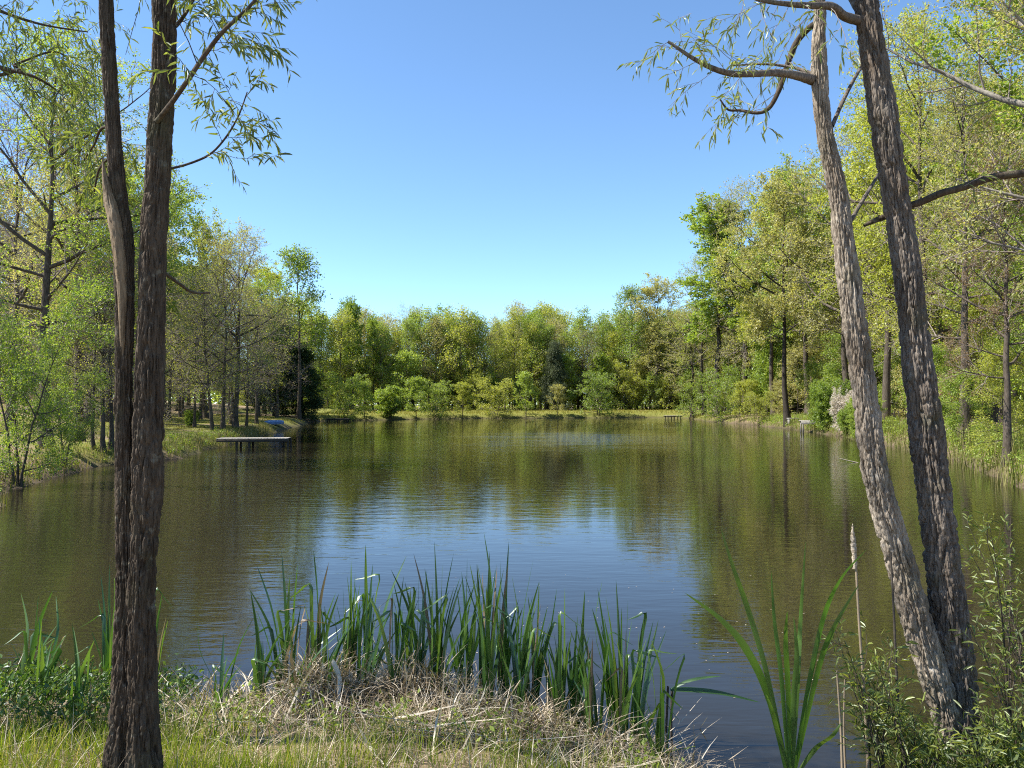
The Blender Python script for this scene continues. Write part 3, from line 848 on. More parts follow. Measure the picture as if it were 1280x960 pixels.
# the wood goes on behind as one mass
def distant_woodland():
    rng = np.random.default_rng(77)
    a = rng.uniform(-1.0, 1.0, 120000)                   # angle about the pond, radians from +Y
    R = rng.uniform(0, 45, len(a))
    dist = np.where(np.abs(a) < 0.3, 190, 190 - 120 * np.clip((np.abs(a) - 0.3) / 0.4, 0, 1))
    x, y = np.sin(a) * (dist + R), np.cos(a) * (dist + R)
    top = 7 + 9 * fbm(n3(x * 0.12, y * 0.12), 3, 5)
    z = ground_z(x, y, np.full(len(x), 40.0), False) + top * rng.random(len(x)) ** 0.8
    P = np.stack([x, y, z], -1)[:, None, :] + rng.normal(size=(len(x), 2, 3)) * 0.4
    V, Q = leaf_cloud(rng, P, 1, 0.75, 0.7, 0, 0.3, 0.4)
    o = link('distant_woodland', mesh_from('distant_woodland', V, [Q], [M['lf_spring']], rnd=[rng.random(len(Q))]))
    tag(o, kind='stuff')
distant_woodland()

# ------------------------------------------------------------------ grasses and reeds (stuff)
def scatter(rng, n, x0, x1, y0, y1, dlo, dhi, dens=None):
    x, y = rng.uniform(x0, x1, n), rng.uniform(y0, y1, n)
    d = shore_dist(x, y)
    k = (d > dlo) & (d < dhi)
    if dens is not None:
        k &= rng.random(n) < dens(x, y, d)
    x, y, d = x[k], y[k], d[k]
    return np.stack([x, y, np.maximum(ground_z(x, y, d), -0.3) - 0.01], -1), d

def stuff(name, V, Q, rnd, mat):
    o = link(name, mesh_from(name, V, [Q], [M[mat]], rnd=[rnd]))
    return tag(o, kind='stuff')

def grass_patch(name, pts, H, W, mat, lean=(0.0, 0.35), curve=(0.1, 0.9), segs=3, seed=1):
    rng = np.random.default_rng(seed)
    n = len(pts)
    V, Q, r = blades(rng, pts, rng.uniform(0, 6.283, n), rng.uniform(*H, n), rng.uniform(*W, n), rng.uniform(*lean, n), rng.uniform(*curve, n), segs)
    return stuff(name, V, Q, r, mat)

rg = np.random.default_rng(71)
pts, _ = scatter(rg, 60000, -3.6, 1.5, 3.2, 5.3, 0.12, 9, lambda x, y, d: np.clip(1.45 - np.abs(y - 3.2) * 0.85, 0.05, 1) * np.clip(fbm(n3(x * 1.6, y * 1.6), 2, 4) * 2.6 - 0.75, 0.05, 1) * np.clip(0.5 - 0.7 * (x + 0.7), 0.36, 1))
grass_patch('bank_grass', pts, (0.08, 0.24), (0.003, 0.007), 'grass', seed=2)
pts, _ = scatter(rg, 9000, 1.5, 4.0, 3.4, 5.2, 0.02, 5)
grass_patch('water_edge_grass', pts, (0.08, 0.26), (0.003, 0.007), 'grass', seed=3)
pts, _ = scatter(rg, 60000, -32, -12, 20, 90, 0.05, 14, lambda x, y, d: np.clip(fbm(n3(x * 0.5, y * 0.5), 3, 6) * 3 - 1.1, 0.02, 1))
grass_patch('lawn_grass', pts, (0.05, 0.16), (0.02, 0.05), 'lawn', segs=2, seed=4)
pts, _ = scatter(rg, 60000, -24, -9, 12, 60, -0.15, 0.9)
grass_patch('left_shore_grass', pts, (0.15, 0.5), (0.012, 0.03), 'reed', segs=3, seed=5)
pts, _ = scatter(rg, 22000, -26, 28, 98, 140, -0.1, 15)
grass_patch('far_bank_grass', pts, (0.12, 0.4), (0.04, 0.09), 'lawn', segs=2, seed=6)
pts, _ = scatter(rg, 60000, 9, 26, 12, 100, -0.5, 3.0, lambda x, y, d: np.clip(1.1 - np.abs(d - 0.6) * 0.5, 0.1, 1) * np.clip(1.4 - y / 80, 0.25, 1))
grass_patch('right_shore_reeds', pts, (0.45, 1.15), (0.012, 0.035), 'reed', (0.0, 0.25), (0, 0.5), 3, 7)

# ------------------------------------------------------------------ two willows in the foreground
def catmull(P, n):
    P = np.asarray(P, float)
    m = len(P)
    t = np.linspace(0, m - 1, n)
    k = np.clip(t.astype(int), 0, m - 2)
    f = (t - k)[:, None]
    g = lambda i: P[np.clip(i, 0, m - 1)]
    a, b, c, d = g(k - 1), g(k), g(k + 1), g(k + 2)
    return 0.5 * (2 * b + (c - a) * f + (2 * a - 5 * b + 4 * c - d) * f ** 2 + (3 * b - a - 3 * c + d) * f ** 3)

def trace(pts, Y, dy=0.0):
    """pts: (px, py, half width px [, extra depth]) -> centre line and radii at depth Y"""
    P, R = [], []
    for q in pts:
        y = Y + (q[3] if len(q) > 3 else 0)
        P.append(at(q[0], q[1], y))
        R.append(q[2] * y / F)
    return np.array(P), np.array(R)

def bark_stem(P, R, seed, nring, nlen, amp=0.1, flare=0.0):
    C = catmull(P, nlen)
    r = catmull(np.stack([R, R, R], -1), nlen)[:, 0]
    T = unit(np.gradient(C, axis=0))
    A = unit(np.cross(np.array([0, 1.0, 0]), T))
    B = np.cross(T, A)
    th = np.arange(nring) * 2 * math.pi / nring
    s = np.concatenate([[0], np.cumsum(np.linalg.norm(np.diff(C, axis=0), axis=1))])
    TH, S = np.meshgrid(th, s)
    rr = r[:, None]
    k = 2.7                                        # long plates parted by deep furrows
    cx, cyy = np.cos(TH) * k, np.sin(TH) * k
    warp = (fbm(np.stack([cx * 1.3, cyy * 1.3, S * 8], -1), 3, seed + 40) - 0.5) * 1.1
    n1 = vnoise(np.stack([cx + warp, cyy - warp, S * 4.2 + warp], -1), seed)
    fur = np.clip((1 - np.abs(2 * n1 - 1) - 0.76) / 0.24, 0, 1) ** 0.8
    n2 = vnoise(np.stack([cx * 2.1 + warp, cyy * 2.1 + warp, S * 9.5], -1), seed + 3)
    fur2 = np.clip((1 - np.abs(2 * n2 - 1) - 0.72) / 0.28, 0, 1) ** 0.8
    n4 = vnoise(np.stack([cx * 4.6 + warp, cyy * 4.6, S * 24], -1), seed + 6)
    fur3 = np.clip((1 - np.abs(2 * n4 - 1) - 0.65) / 0.35, 0, 1)
    steps = np.floor(vnoise(np.stack([cx * 1.7 + warp, cyy * 1.7, S * 11 + warp * 2], -1), seed + 5) * 5) / 5
    plates = fbm(np.stack([cx * 7, cyy * 7, S * 40], -1), 3, seed + 9)
    lump = fbm(np.stack([cx * 0.5, cyy * 0.5, S * 1.8], -1), 2, seed + 21) - 0.5
    h = -1.15 * fur - 0.8 * fur2 - 0.35 * fur3 + 0.8 * (steps - 0.4) + 0.5 * (plates - 0.5) + 0.35
    disp = rr * (1 + amp * h + 0.22 * lump)
    V = C[:, None, :] + disp[..., None] * (np.cos(TH)[..., None] * A[:, None, :] + np.sin(TH)[..., None] * B[:, None, :])
    kk, ss = np.meshgrid(np.arange(nlen - 1), np.arange(nring), indexing='ij')
    s2 = (ss + 1) % nring
    Q = np.stack([kk * nring + ss, kk * nring + s2, (kk + 1) * nring + s2, (kk + 1) * nring + ss], -1).reshape(-1, 4)
    return V.reshape(-1, 3), Q, C, r

def local(V, o):
    return np.asarray(V) - np.asarray(o)[None]

def lance_leaves(rng, P, n, s, base, hang=0.5, t0=0.1):
    """narrow willow leaves, six corners each, bent along their length"""
    B, K, _ = P.shape
    N = B * n
    idx = np.repeat(np.arange(B), n)
    j = np.tile(np.arange(n), B)
    t = t0 + (1 - t0) * (j + rng.random(N) * 0.6) / n
    f = t * (K - 1)
    k = np.clip(f.astype(int), 0, K - 2)
    u = (f - k)[:, None]
    pos = P[idx, k] * (1 - u) + P[idx, k + 1] * u
    tan = unit(P[idx, k + 1] - P[idx, k])
    ax = unit(tan * 0.8 + rng.normal(size=(N, 3)) * 0.55 + np.array([0, 0, -hang]))
    nor = unit(rng.normal(size=(N, 3)) + np.array([0, -0.2, 0.6]))
    sd = unit(np.cross(ax, nor)); nn = np.cross(sd, ax)
    ss = s * rng.uniform(0.55, 1.3, N)[:, None]
    w = ss * 0.085
    a, b, c = pos, pos + ax * ss * 0.4 + nn * ss * 0.05, pos + ax * ss * 0.75 + nn * ss * 0.02 + np.array([0, 0, -1]) * ss * 0.05
    tip = pos + ax * ss + np.array([0, 0, -1]) * ss * 0.16
    V = np.stack([a, b + sd * w, c + sd * w * 0.8, tip, c - sd * w * 0.8, b - sd * w], 1).reshape(-1, 3)
    i = base + np.arange(N)[:, None] * 6
    Q = np.concatenate([i + np.array([0, 1, 2, 3]), i + np.array([0, 3, 4, 5])])
    return V, Q, N

def willow_crown(rng, feet, n_up=(10, 7, 5), up_len=(1.6, 0.8, 0.5), stems_up=(), nleaf=16, leafs=0.085, sparse=None):
    """feet: list of (P,R) branch lines that carry twigs; stems_up: stems that go on above the frame"""
    VV, QQ, base = [], [], 0
    LV, LQ = [], []
    twigs = []
    def add_t(P_, R_, sg=4):
        nonlocal base
        v, q = tubes(P_, R_, sg, base)
        VV.append(v); QQ.append(q); base += len(v)
    for P_, R_, nt, ln, hang in feet:
        C = catmull(P_, 14)[None]
        r = np.interp(np.linspace(0, 1, 14), np.linspace(0, 1, len(R_)), R_)[None]
        if nt:
            Pt, Rt = grow(rng, C, r, nt, 0.3, 1.0, ln, math.radians(55), 6, -hang, 0.14, 0.006, 0.0018, 0.4)
            add_t(Pt, Rt, 3)
            P2, R2 = grow(rng, Pt, Rt, 3, 0.2, 1.0, ln * 0.5, math.radians(45), 5, -hang * 1.2, 0.12, 0.005, 0.0013, 0.5)
            add_t(P2, R2, 3)
            twigs += [Pt[:, [0, 1, 3, 4, 5]], P2]
    for P_, R_ in stems_up:
        C = catmull(P_, 14)[None]
        r = np.interp(np.linspace(0, 1, 14), np.linspace(0, 1, len(R_)), R_)[None]
        Pa, Ra = grow(rng, C, r, n_up[0], 0.15, 1.0, up_len[0], math.radians(52), 7, 0.25, 0.10, 0.011, 0.006, 0.3)
        Pb, Rb = grow(rng, Pa, Ra, n_up[1], 0.25, 1.0, up_len[1], math.radians(48), 5, -0.1, 0.13, 0.01, 0.003, 0.4)
        Pc, Rc = grow(rng, Pb, Rb, n_up[2], 0.15, 1.0, up_len[2], math.radians(45), 5, -0.5, 0.12, 0.006, 0.0016, 0.5)
        add_t(Pa, Ra, 6); add_t(Pb, Rb, 4); add_t(Pc, Rc, 3)
        twigs.append(Pc)
    n_leaf = 0
    lb = base
    for tw in twigs:
        v, q, n = lance_leaves(rng, tw, nleaf, leafs, lb)
        LV.append(v); LQ.append(q); lb += len(v)
    return VV, QQ, LV, LQ

def build_crown(name, root, VV, QQ, LV, LQ, bark, leaf, rng, origin):
    lq = np.concatenate(LQ)
    # both halves of a leaf share one tint
    rnd = rng.random(len(lq))
    me = mesh_from(name, local(np.concatenate(VV + LV), origin), [np.concatenate(QQ), lq], [M[bark], M[leaf]], [0, 1],
                   [np.zeros(sum(len(q) for q in QQ)), rnd], [True, False])
    return link('crown', me, root)

# left willow: two stems grown together at the foot
YL = 3.55
o = at(168, 965, YL)
left_root = thing('willow_tree', 'dark willow of two trunks grown together in front at the left', 'tree', o)
LS = [(152, 1010, 25), (154, 960, 23), (158, 900, 20), (159, 841, 18), (161, 741, 14.5), (159, 660, 13), (157, 600, 11.5), (155, 530, 10.5), (155, 460, 10), (156, 400, 11), (155, 330, 12), (152, 290, 12),
      (147, 235, 10), (142, 168, 8.8), (137, 84, 9.2), (133, 20, 8.5), (131, -60, 8), (128, -160, 7), (126, -260, 6)]
RS = [(181, 1010, 26), (180, 960, 22), (178, 900, 19), (177, 841, 18), (177, 741, 16), (180, 680, 16.5), (184, 600, 18), (186, 530, 17), (187, 460, 16.5), (190, 370, 15.5), (191.5, 300, 15.5), (196, 235, 15),
      (200, 168, 14.5), (205, 84, 13.8), (205, 0, 13.5), (203, -90, 12), (208, -200, 10), (216, -300, 8)]
P, R = trace(LS, YL + 0.02)
V, Q, C, r = bark_stem(P, R, 101, 200, 1100, 0.16)
link('trunk', mesh_from('trunk', local(V, o), [Q], [M['willow_dark']], smooth=[True]), left_root)
upL = (C[-150:], r[-150:])
P, R = trace(RS, YL)
V, Q, C, r = bark_stem(P, R, 102, 220, 1100, 0.145)
link('trunk', mesh_from('trunk', local(V, o), [Q], [M['willow_dark']], smooth=[True]), left_root)
upR = (C[-150:], r[-150:])
# torn stub and bare wood on the left stem
P, R = trace([(154, 455, 1.0, 0.0), (153, 420, 3.2, -0.015), (153, 370, 5.5, -0.025), (150, 320, 7.5, -0.03), (144, 280, 7.5, -0.03), (137, 250, 6.5, -0.02), (132, 225, 3.6, -0.02), (128, 199, 0.7, -0.02)], YL)
V, Q, C, r = bark_stem(P, R, 103, 40, 120, 0.18)
link('torn_stub', mesh_from('torn_stub', local(V, o), [Q], [M['splinter']], smooth=[True]), left_root)

rngw = np.random.default_rng(301)
def limb(pts, Y):
    return trace(pts, Y)
feet = []
b1 = limb([(196, 152, 3.4, 0), (215, 128, 3.2, -.05), (235, 100, 3.0, -.1), (255, 70, 2.8, -.1), (280, 38, 2.4, -.12), (310, 10, 2.0, -.1), (340, -25, 1.5, -.1)], YL - 0.05)
b2 = limb([(207, 212, 1.8, .05), (235, 205, 1.6, .2), (262, 193, 1.4, .3), (282, 172, 1.2, .35), (298, 145, 1.0, .35), (309, 115, .7, .4)], YL)
b3 = limb([(210, 40, 3.0, 0), (222, 30, 2.6, .1), (236, 10, 2.2, .1), (250, -20, 1.8, .2)], YL)
b4 = limb([(150, 160, 2.0, .1), (128, 160, 1.8, .2), (118, 180, 1.4, .3), (105, 200, 1.0, .4)], YL)
b5 = limb([(138, 196, 1.5, .1), (124, 212, 1.3, .2), (118, 240, .9, .25)], YL)
b6 = limb([(190, 330, 2.4, .1), (222, 353, 2.2, .5), (240, 365, 1.8, .7), (262, 366, 1.3, .8)], YL)
feet = [(*b1, 12, 0.42, 0.45), (*b2, 8, 0.30, 0.2), (*b3, 9, 0.36, 0.3), (*b4, 6, 0.30, 0.2), (*b5, 3, 0.2, 0.2)]
VV, QQ, LV, LQ = willow_crown(rngw, feet, stems_up=[upL, upR], n_up=(7, 5, 4), nleaf=11, leafs=0.055)
bb, lbase = 0, sum(len(v) for v in VV)
build_crown('willow_crown', left_root, VV, QQ, LV, LQ, 'twig_dark', 'lf_willow', rngw, o)
for b in (b1, b2, b3, b4, b5, b6):
    V, Q, C, r = bark_stem(b[0], b[1], 110, 12, 60, 0.06)
    link('branch', mesh_from('branch', local(V, o), [Q], [M['willow_dark']], smooth=[True]), left_root)

# right willow: a leaning pair
YR = 4.45
o = at(1198, 960, YR)
right_root = thing('willow_tree', 'pale-barked willow with two leaning trunks in front at the right', 'tree', o)
MS = [(1206, 1030, 34), (1202, 975, 29), (1201, 940, 26), (1199, 860, 22), (1187, 780, 22.5), (1178, 700, 21.5), (1168, 620, 21.5), (1160, 560, 21), (1153, 500, 20), (1141, 400, 17), (1131.5, 320, 17.3), (1118.5, 240, 16.8),
      (1105.5, 160, 18), (1093.5, 80, 16.5), (1082, 0, 15.5), (1070, -90, 14), (1062, -190, 11), (1058, -280, 8)]
NS = [(1196, 960, 16), (1186, 910, 18), (1172, 860, 18), (1148, 785, 19), (1126, 705, 18.5), (1102, 622, 17), (1090, 570, 16.5), (1082, 500, 15.5), (1068, 400, 15), (1054.5, 300, 12.8), (1047, 240, 11.8), (1030, 160, 10),
      (1024, 80, 10), (1025, 0, 7.5), (1022, -80, 7), (1015, -180, 5.5)]
P, R = trace(MS, YR)
R = R * 0.93
V, Q, C, r = bark_stem(P, R, 201, 240, 1150, 0.165)
link('trunk', mesh_from('trunk', local(V, o), [Q], [M['willow_mid']], smooth=[True]), right_root)
upM = (C[-145:], r[-145:])
P, R = trace(NS, YR - 0.02)
R = R * 0.93
V, Q, C, r = bark_stem(P, R, 202, 210, 1150, 0.175)
link('trunk', mesh_from('trunk', local(V, o), [Q], [M['willow_pale']], smooth=[True]), right_root)
upN = (C[-120:], r[-120:])
c1 = limb([(1016, 100, 6.5, 0), (1000, 95, 5.5, -.1), (975, 91, 4.8, -.2), (945, 92, 4.4, -.3), (915, 92, 4, -.4), (890, 85, 3.4, -.45), (865, 72, 2.6, -.5), (835, 52, 1.8, -.5)], YR)
c2 = limb([(1022, 28, 4, .1), (1008, 38, 3.8, .15), (994, 56, 3.8, .2), (983, 85, 3.6, .2), (974, 112, 3.3, .2), (962, 134, 2.8, .2), (948, 141, 2.2, .2), (925, 138, 1.8, .25), (910, 137, 1.4, .25), (900, 124, 1, .25)], YR)
c3 = limb([(1075, 26, 6, 0), (1056, 20, 5.5, -.1), (1040, 8, 5, -.2), (1015, 7, 4.4, -.25), (985, 5, 3.4, -.3), (950, 0, 2.4, -.4), (925, -10, 1.6, -.5)], YR)
c4 = limb([(1040, 158, 2.6, 0), (1052, 130, 2.5, .1), (1066, 102, 2.3, .2), (1082, 75, 2.0, .3)], YR)
c5 = limb([(1060, 282, 2.8, 0), (1074, 258, 2.5, .1), (1086, 238, 2.3, .2), (1100, 215, 2.0, .3)], YR)
c6 = limb([(1122, 262, 4.6, .1), (1150, 253, 4.4, .05), (1175, 242, 4.6, 0), (1200, 235, 4.6, 0), (1240, 222, 5, 0), (1285, 216, 5, 0), (1330, 213, 6, 0.1), (1390, 200, 5, .2)], YR)
c7 = limb([(1120, 266, 4, .1), (1100, 273, 3.6, .15), (1080, 282, 2, .15)], YR)
c8 = limb([(1075, 15, 5, 0), (1062, -10, 5, .1), (1045, -40, 4, .1)], YR)
c9 = limb([(1016, 92, 2.2, .05), (990, 84, 1.8, .15), (955, 80, 1.4, .2), (915, 82, 1.0, .2)], YR)
feet = [(*c1, 12, 0.34, 0.35), (*c2, 6, 0.34, 0.5), (*c3, 12, 0.45, 0.7), (*c9, 4, 0.25, 0.5), (*c6, 5, 0.25, -0.3)]
rngw = np.random.default_rng(302)
VV, QQ, LV, LQ = willow_crown(rngw, feet, stems_up=[upM, upN], n_up=(7, 5, 5), nleaf=6, leafs=0.052)
build_crown('willow_crown', right_root, VV, QQ, LV, LQ, 'twig', 'lf_willow', rngw, o)
for ib, b in enumerate((c1, c2, c3, c4, c5, c6, c7, c8, c9)):
    V, Q, C, r = bark_stem(b[0], b[1], 210, 16, 80, 0.08)
    link('branch', mesh_from('branch', local(V, o), [Q], [M['willow_dark'] if ib in (1, 5, 6) else M['willow_mid']], smooth=[True]), right_root)

# neighbour whose boughs hang in at the top left and shade the double willow
YN = 4.8
o = np.array([-5.6, 4.0, gz(-5.6, 4.0)])
nb = thing('willow_tree', 'willow just outside the left edge whose pale leafy boughs hang into the top left corner', 'tree', o)
P = np.array([o + np.array([0, 0, -.2]), o + np.array([.1, .1, 1.5]), o + np.array([-.1, .2, 3]), o + np.array([.1, .1, 5]), o + np.array([.3, 0, 7.2])])
R = np.array([.16, .13, .12, .09, .05])
V, Q, C, r = bark_stem(P, R, 203, 60, 300, 0.1)
link('trunk', mesh_from('trunk', local(V, o), [Q], [M['willow_dark']], smooth=[True]), nb)
boughs = []
rb = np.random.default_rng(44)
d1 = (np.array([C[150], at(-60, 70, 4.9), at(-10, 82, 5.0), at(40, 95, 5.0), at(70, 112, 5.1)]), np.array([.035, .022, .016, .010, .005]))
d2 = (np.array([C[165], at(-80, -20, 5.0), at(-10, 10, 5.1), at(50, 30, 5.2), at(110, 40, 5.3)]), np.array([.03, .02, .013, .008, .004]))
d3 = (np.array([C[150], at(-30, 100, 5.0), at(20, 80, 5.1), at(70, 65, 5.2), at(100, 90, 5.3)]), np.array([.02, .012, .008, .006, .003]))
feet = [(*d1, 12, 0.5, 0.4), (*d2, 16, 0.5, 0.4), (*d3, 10, 0.4, 0.4)]
VV, QQ, LV, LQ = willow_crown(rb, feet, stems_up=[(C[190:], r[190:])], n_up=(10, 6, 5), up_len=(1.3, 0.6, 0.4), nleaf=10, leafs=0.06)
build_crown('willow_crown', nb, VV, QQ, LV, LQ, 'twig_dark', 'lf_willow', rb, o)
for b in (d1, d2, d3):
    V, Q, C2, r2 = bark_stem(b[0], b[1], 211, 10, 60, 0.06)
    link('branch', mesh_from('branch', local(V, o), [Q], [M['willow_dark']], smooth=[True]), nb)

# ------------------------------------------------------------------ cattails
def blade_mesh(P, W, side, rndv, mat, twist=0.0, n=14):
    """one long leaf along a centre line: shallow V section, tapering to a point"""
    C = catmull(P, n)
    t = np.linspace(0, 1, n)
    w = W * np.clip(np.minimum(0.55 + t * 1.6, 1.0), 0, 1) * np.clip((1 - t) / 0.45, 0, 1) ** 0.75
    w = np.maximum(w, 0.0008)
    T = unit(np.gradient(C, axis=0))
    s0 = unit(np.cross(T, np.cross(np.asarray(side, float)[None], T)))
    nrm = np.cross(s0, T)
    a = twist * t[:, None]
    s = s0 * np.cos(a) + nrm * np.sin(a)
    nn = np.cross(s, T)
    V = np.stack([C - s * w[:, None] / 2, C + nn * w[:, None] * 0.14, C + s * w[:, None] / 2], 1).reshape(-1, 3)
    k, c = np.meshgrid(np.arange(n - 1), np.arange(2), indexing='ij')
    Q = np.stack([k * 3 + c, k * 3 + c + 1, (k + 1) * 3 + c + 1, (k + 1) * 3 + c], -1).reshape(-1, 4)
    return mesh_from('leaf', V, [Q], [mat], rnd=[np.full(len(Q), rndv)], smooth=[True])

rc = np.random.default_rng(88)
def cattail(px, Y, tips, label, group='cattails along the near water\'s edge', W=0.026, extra=2, z0=None):
    """tips: places of the photograph where its leaf tips are"""
    if 5.4 < Y and px > 250:
        Y = Y - 0.32
    x = (px - 640) / F * Y
    z = max(gz(x, Y), -0.12) if z0 is None else z0
    o = np.array([x, Y, z])
    root = thing('cattail', label, 'cattail', o, group=group)
    tl = list(tips)
    for _ in range(extra):
        a, b = tl[rc.integers(len(tips))], tl[rc.integers(len(tips))]
        u = rc.random()
        tl.append((a[0] * u + b[0] * (1 - u) + rc.normal() * 9, a[1] * u + b[1] * (1 - u) + 18 + abs(rc.normal()) * 45))
    for tx, ty in tl:
        yt = Y + rc.normal() * 0.12
        tip = at(tx, ty, yt) - o
        h = tip[2]
        b0 = np.array([rc.normal() * 0.018, rc.normal() * 0.018, -0.03])
        side_ = tip[:2] - b0[:2]
        p1 = b0 + np.array([side_[0] * 0.16, side_[1] * 0.16, h * 0.35])
        p2 = b0 + np.array([side_[0] * 0.48, side_[1] * 0.48, h * 0.72])
        ang = rc.uniform(0, math.pi)
        path = [b0, p1, p2, tip]
        if rc.random() < 0.13:                     # a leaf broken near its tip
            e = np.array([rc.choice([-1, 1]) * rc.uniform(.08, .2), rc.normal() * .05, -rc.uniform(.02, .14)])
            path = [b0, p1, p2, p2 * .45 + tip * .55, p2 * .45 + tip * .55 + e * .55, p2 * .45 + tip * .55 + e]
        elif rc.random() < 0.2:
            path = [b0, p1, p2 + np.array([rc.normal() * .04, 0, 0]), tip]
        me = blade_mesh(path, W * rc.uniform(0.75, 1.25), (math.cos(ang), math.sin(ang) * 0.8, 0), *((rc.random(), M['cattail']) if rc.random() > 0.06 else (rc.uniform(.1, .45), M['straw'])), rc.normal() * 0.9)
        link('leaf', me, root)
    return root

CAT = [
 (40, 5.5, [(26, 741), (48, 745), (66, 738), (60, 790)], 'cattail farthest left, its tips splayed over the dark water'),
 (62, 5.2, [(70, 745), (56, 800), (80, 800), (48, 770)], 'cattail beside the farthest left one with a withered bent leaf'),
 (98, 4.6, [(92, 830), (100, 826), (108, 836), (118, 800), (84, 850)], 'low pale cattail standing in the grass left of the double willow'),
 (140, 5.6, [(126, 718), (137, 705), (146, 694), (150, 712), (134, 745)], 'tall cattail touching the left edge of the double willow'),
 (196, 5.5, [(191, 745), (197, 712), (203, 742), (208, 770), (186, 770)], 'tall cattail against the right edge of the double willow'),
 (277, 5.1, [(247, 778), (318, 770), (262, 820), (300, 812), (290, 842), (280, 790)], 'spreading cattail between the double willow and the reed heaps'),
 (330, 5.5, [(313, 738), (326, 800), (335, 790), (318, 820)], 'thin cattail left of the pale dead reed heap'),
 (362, 5.7, [(311, 735), (321, 706), (344, 745), (362, 720), (372, 706), (352, 690)], 'cattail fanning left above the pale dead reed heap'),
 (396, 5.75, [(386, 705), (392, 688), (411, 703), (420, 740), (402, 745)], 'upright cattail above the broken white reed'),
 (438, 5.75, [(434, 720), (439, 701), (450, 730), (444, 715)], 'slim cattail right of the broken white reed'),
 (462, 5.8, [(457, 681), (466, 705), (479, 692), (508, 695), (452, 720)], 'tall cattail with a long leaf slanting right in the reed bed'),
 (512, 5.35, [(488, 735), (492, 728), (500, 760), (519, 712)], 'dark cattail standing in front of the reed bed'),
 (548, 5.55, [(517, 692), (543, 677), (553, 706), (567, 692), (575, 722)], 'cattail with widely spread tips left of the tallest one'),
 (585, 5.8, [(584, 697), (577, 715), (594, 730), (571, 735)], 'narrow cattail just left of the tallest one'),
 (606, 5.6, [(605, 666), (596, 705), (612, 690), (621, 705)], 'tallest cattail near the middle of the reed bed'),
 (626, 5.8, [(636, 677), (626, 700), (618, 715), (633, 735)], 'cattail with a curved leaf right of the tallest one'),
 (645, 5.5, [(667, 697), (650, 735), (640, 720), (674, 727)], 'cattail leaning right behind the second reed heap'),
 (668, 5.7, [(674, 727), (696, 736), (660, 745), (684, 770)], 'cattail with broken hanging leaf tips right of the second heap'),
 (700, 5.5, [(700, 740), (706, 735), (692, 790), (715, 790)], 'slender cattail before the open gap of water'),
 (718, 5.3, [(731, 738), (722, 770), (728, 800), (711, 800)], 'cattail left of the low spiky one'),
 (725, 5.1, [(742, 845), (731, 840), (720, 835), (708, 845), (735, 860)], 'low spiky cattail fan in shallow water'),
 (768, 5.05, [(753, 725), (747, 735), (740, 760), (762, 770), (757, 745)], 'cattail fanning left near the right end of the reed bed'),
 (778, 5.15, [(785, 749), (770, 725), (777, 760), (790, 775), (768, 790)], 'tall dark cattail near the right end of the reed bed'),
 (794, 4.95, [(812, 738), (823, 775), (805, 770), (798, 790), (820, 795)], 'last cattail at the right end of the reed bed')]
for px, Y, tips, lb in CAT:
    cattail(px, Y, tips, lb, extra=6)

for i in range(27):
    px = 335 + i * 18.5 + rc.normal() * 9
    Y = 5.25 - 0.55 * np.clip((px - 560) / 260, 0, 1) + rc.uniform(-.12, .25)
    top = np.interp(px, [320, 460, 600, 700, 830], [735, 705, 695, 750, 765]) + rc.uniform(0, 45)
    cattail(px, Y, [(px + rc.normal() * 22, top + abs(rc.normal()) * 28) for _ in range(5)], 'shorter cattail crowded in among the taller shoots of the reed bed', 'short cattails crowded in the reed bed', W=0.022, extra=3)

for i in range(7):
    px = 8 + i * 18 + rc.normal() * 6
    top = rc.uniform(770, 850)
    cattail(px, rc.uniform(4.7, 5.3), [(px + rc.normal() * 16, top + abs(rc.normal()) * 25) for _ in range(4)], 'short cattail among the weeds left of the double willow', 'short cattails among the weeds at the left', W=0.02, extra=3)

# the big one on the right, close by
YB = 4.35
o = at(987, 965, YB)
big = thing('cattail', 'large cattail with long broad arching leaves left of the pale willow', 'cattail', o)
BL = [([(983, 965), (962, 875), (935, 815), (902, 775), (856, 741)], .040), ([(984, 960), (958, 840), (936, 765), (915, 705), (901, 660)], .028), ([(985, 960), (977, 850), (968, 775), (964, 713)], .024),
      ([(988, 960), (985, 860), (982, 800), (984, 764)], .034), ([(991, 960), (997, 850), (1001, 770), (1007, 677)], .026), ([(993, 960), (1012, 850), (1030, 770), (1052, 722), (1083, 687)], .036),
      ([(995, 960), (1022, 840), (1042, 785), (1074, 730)], .032), ([(990, 960), (992, 880), (996, 820), (992, 770)], .030), ([(998, 965), (1020, 935), (1040, 920), (1052, 903)], .026), ([(986, 965), (974, 920), (966, 890), (958, 868)], .022)]
for pts, w in BL:
    P = np.array([at(a, b, YB + rc.normal() * 0.03 - 0.10 * i) for i, (a, b) in enumerate(pts)]) - o
    link('leaf', blade_mesh(P, w, (1, 0.35, 0.0) if w > .03 else (0.8, -0.6, 0.2), rc.uniform(0.4, 1), M['cattail'], rc.normal() * 0.35, 22), big)
o = at(836, 900, 5.0)
fl = thing('cattail', 'broken cattail with one leaf lying level over the water', 'cattail', o)
for pts, w in (([(838, 862), (862, 862), (900, 866), (950, 878)], .032), ([(838, 862), (858, 852), (880, 847), (902, 845)], .02)):
    P = np.array([at(a, b, 5.0) for a, b in pts]) - o
    link('leaf', blade_mesh(P, w, (0.2, 0.6, 0.8), rc.random(), M['cattail'], 0.2, 18), fl)
P = np.array([[at(832, 945, 5.0), at(833, 905, 5.0), at(835, 858, 5.0)], [at(840, 945, 5.02), at(839, 905, 5.02), at(840, 862, 5.02)]]) - o
V, Q = tubes(P, np.full((2, 3), .008), 6)
link('dead_stem', mesh_from('dead_stem', V, [Q], [M['wood_dark']], smooth=[True]), fl)

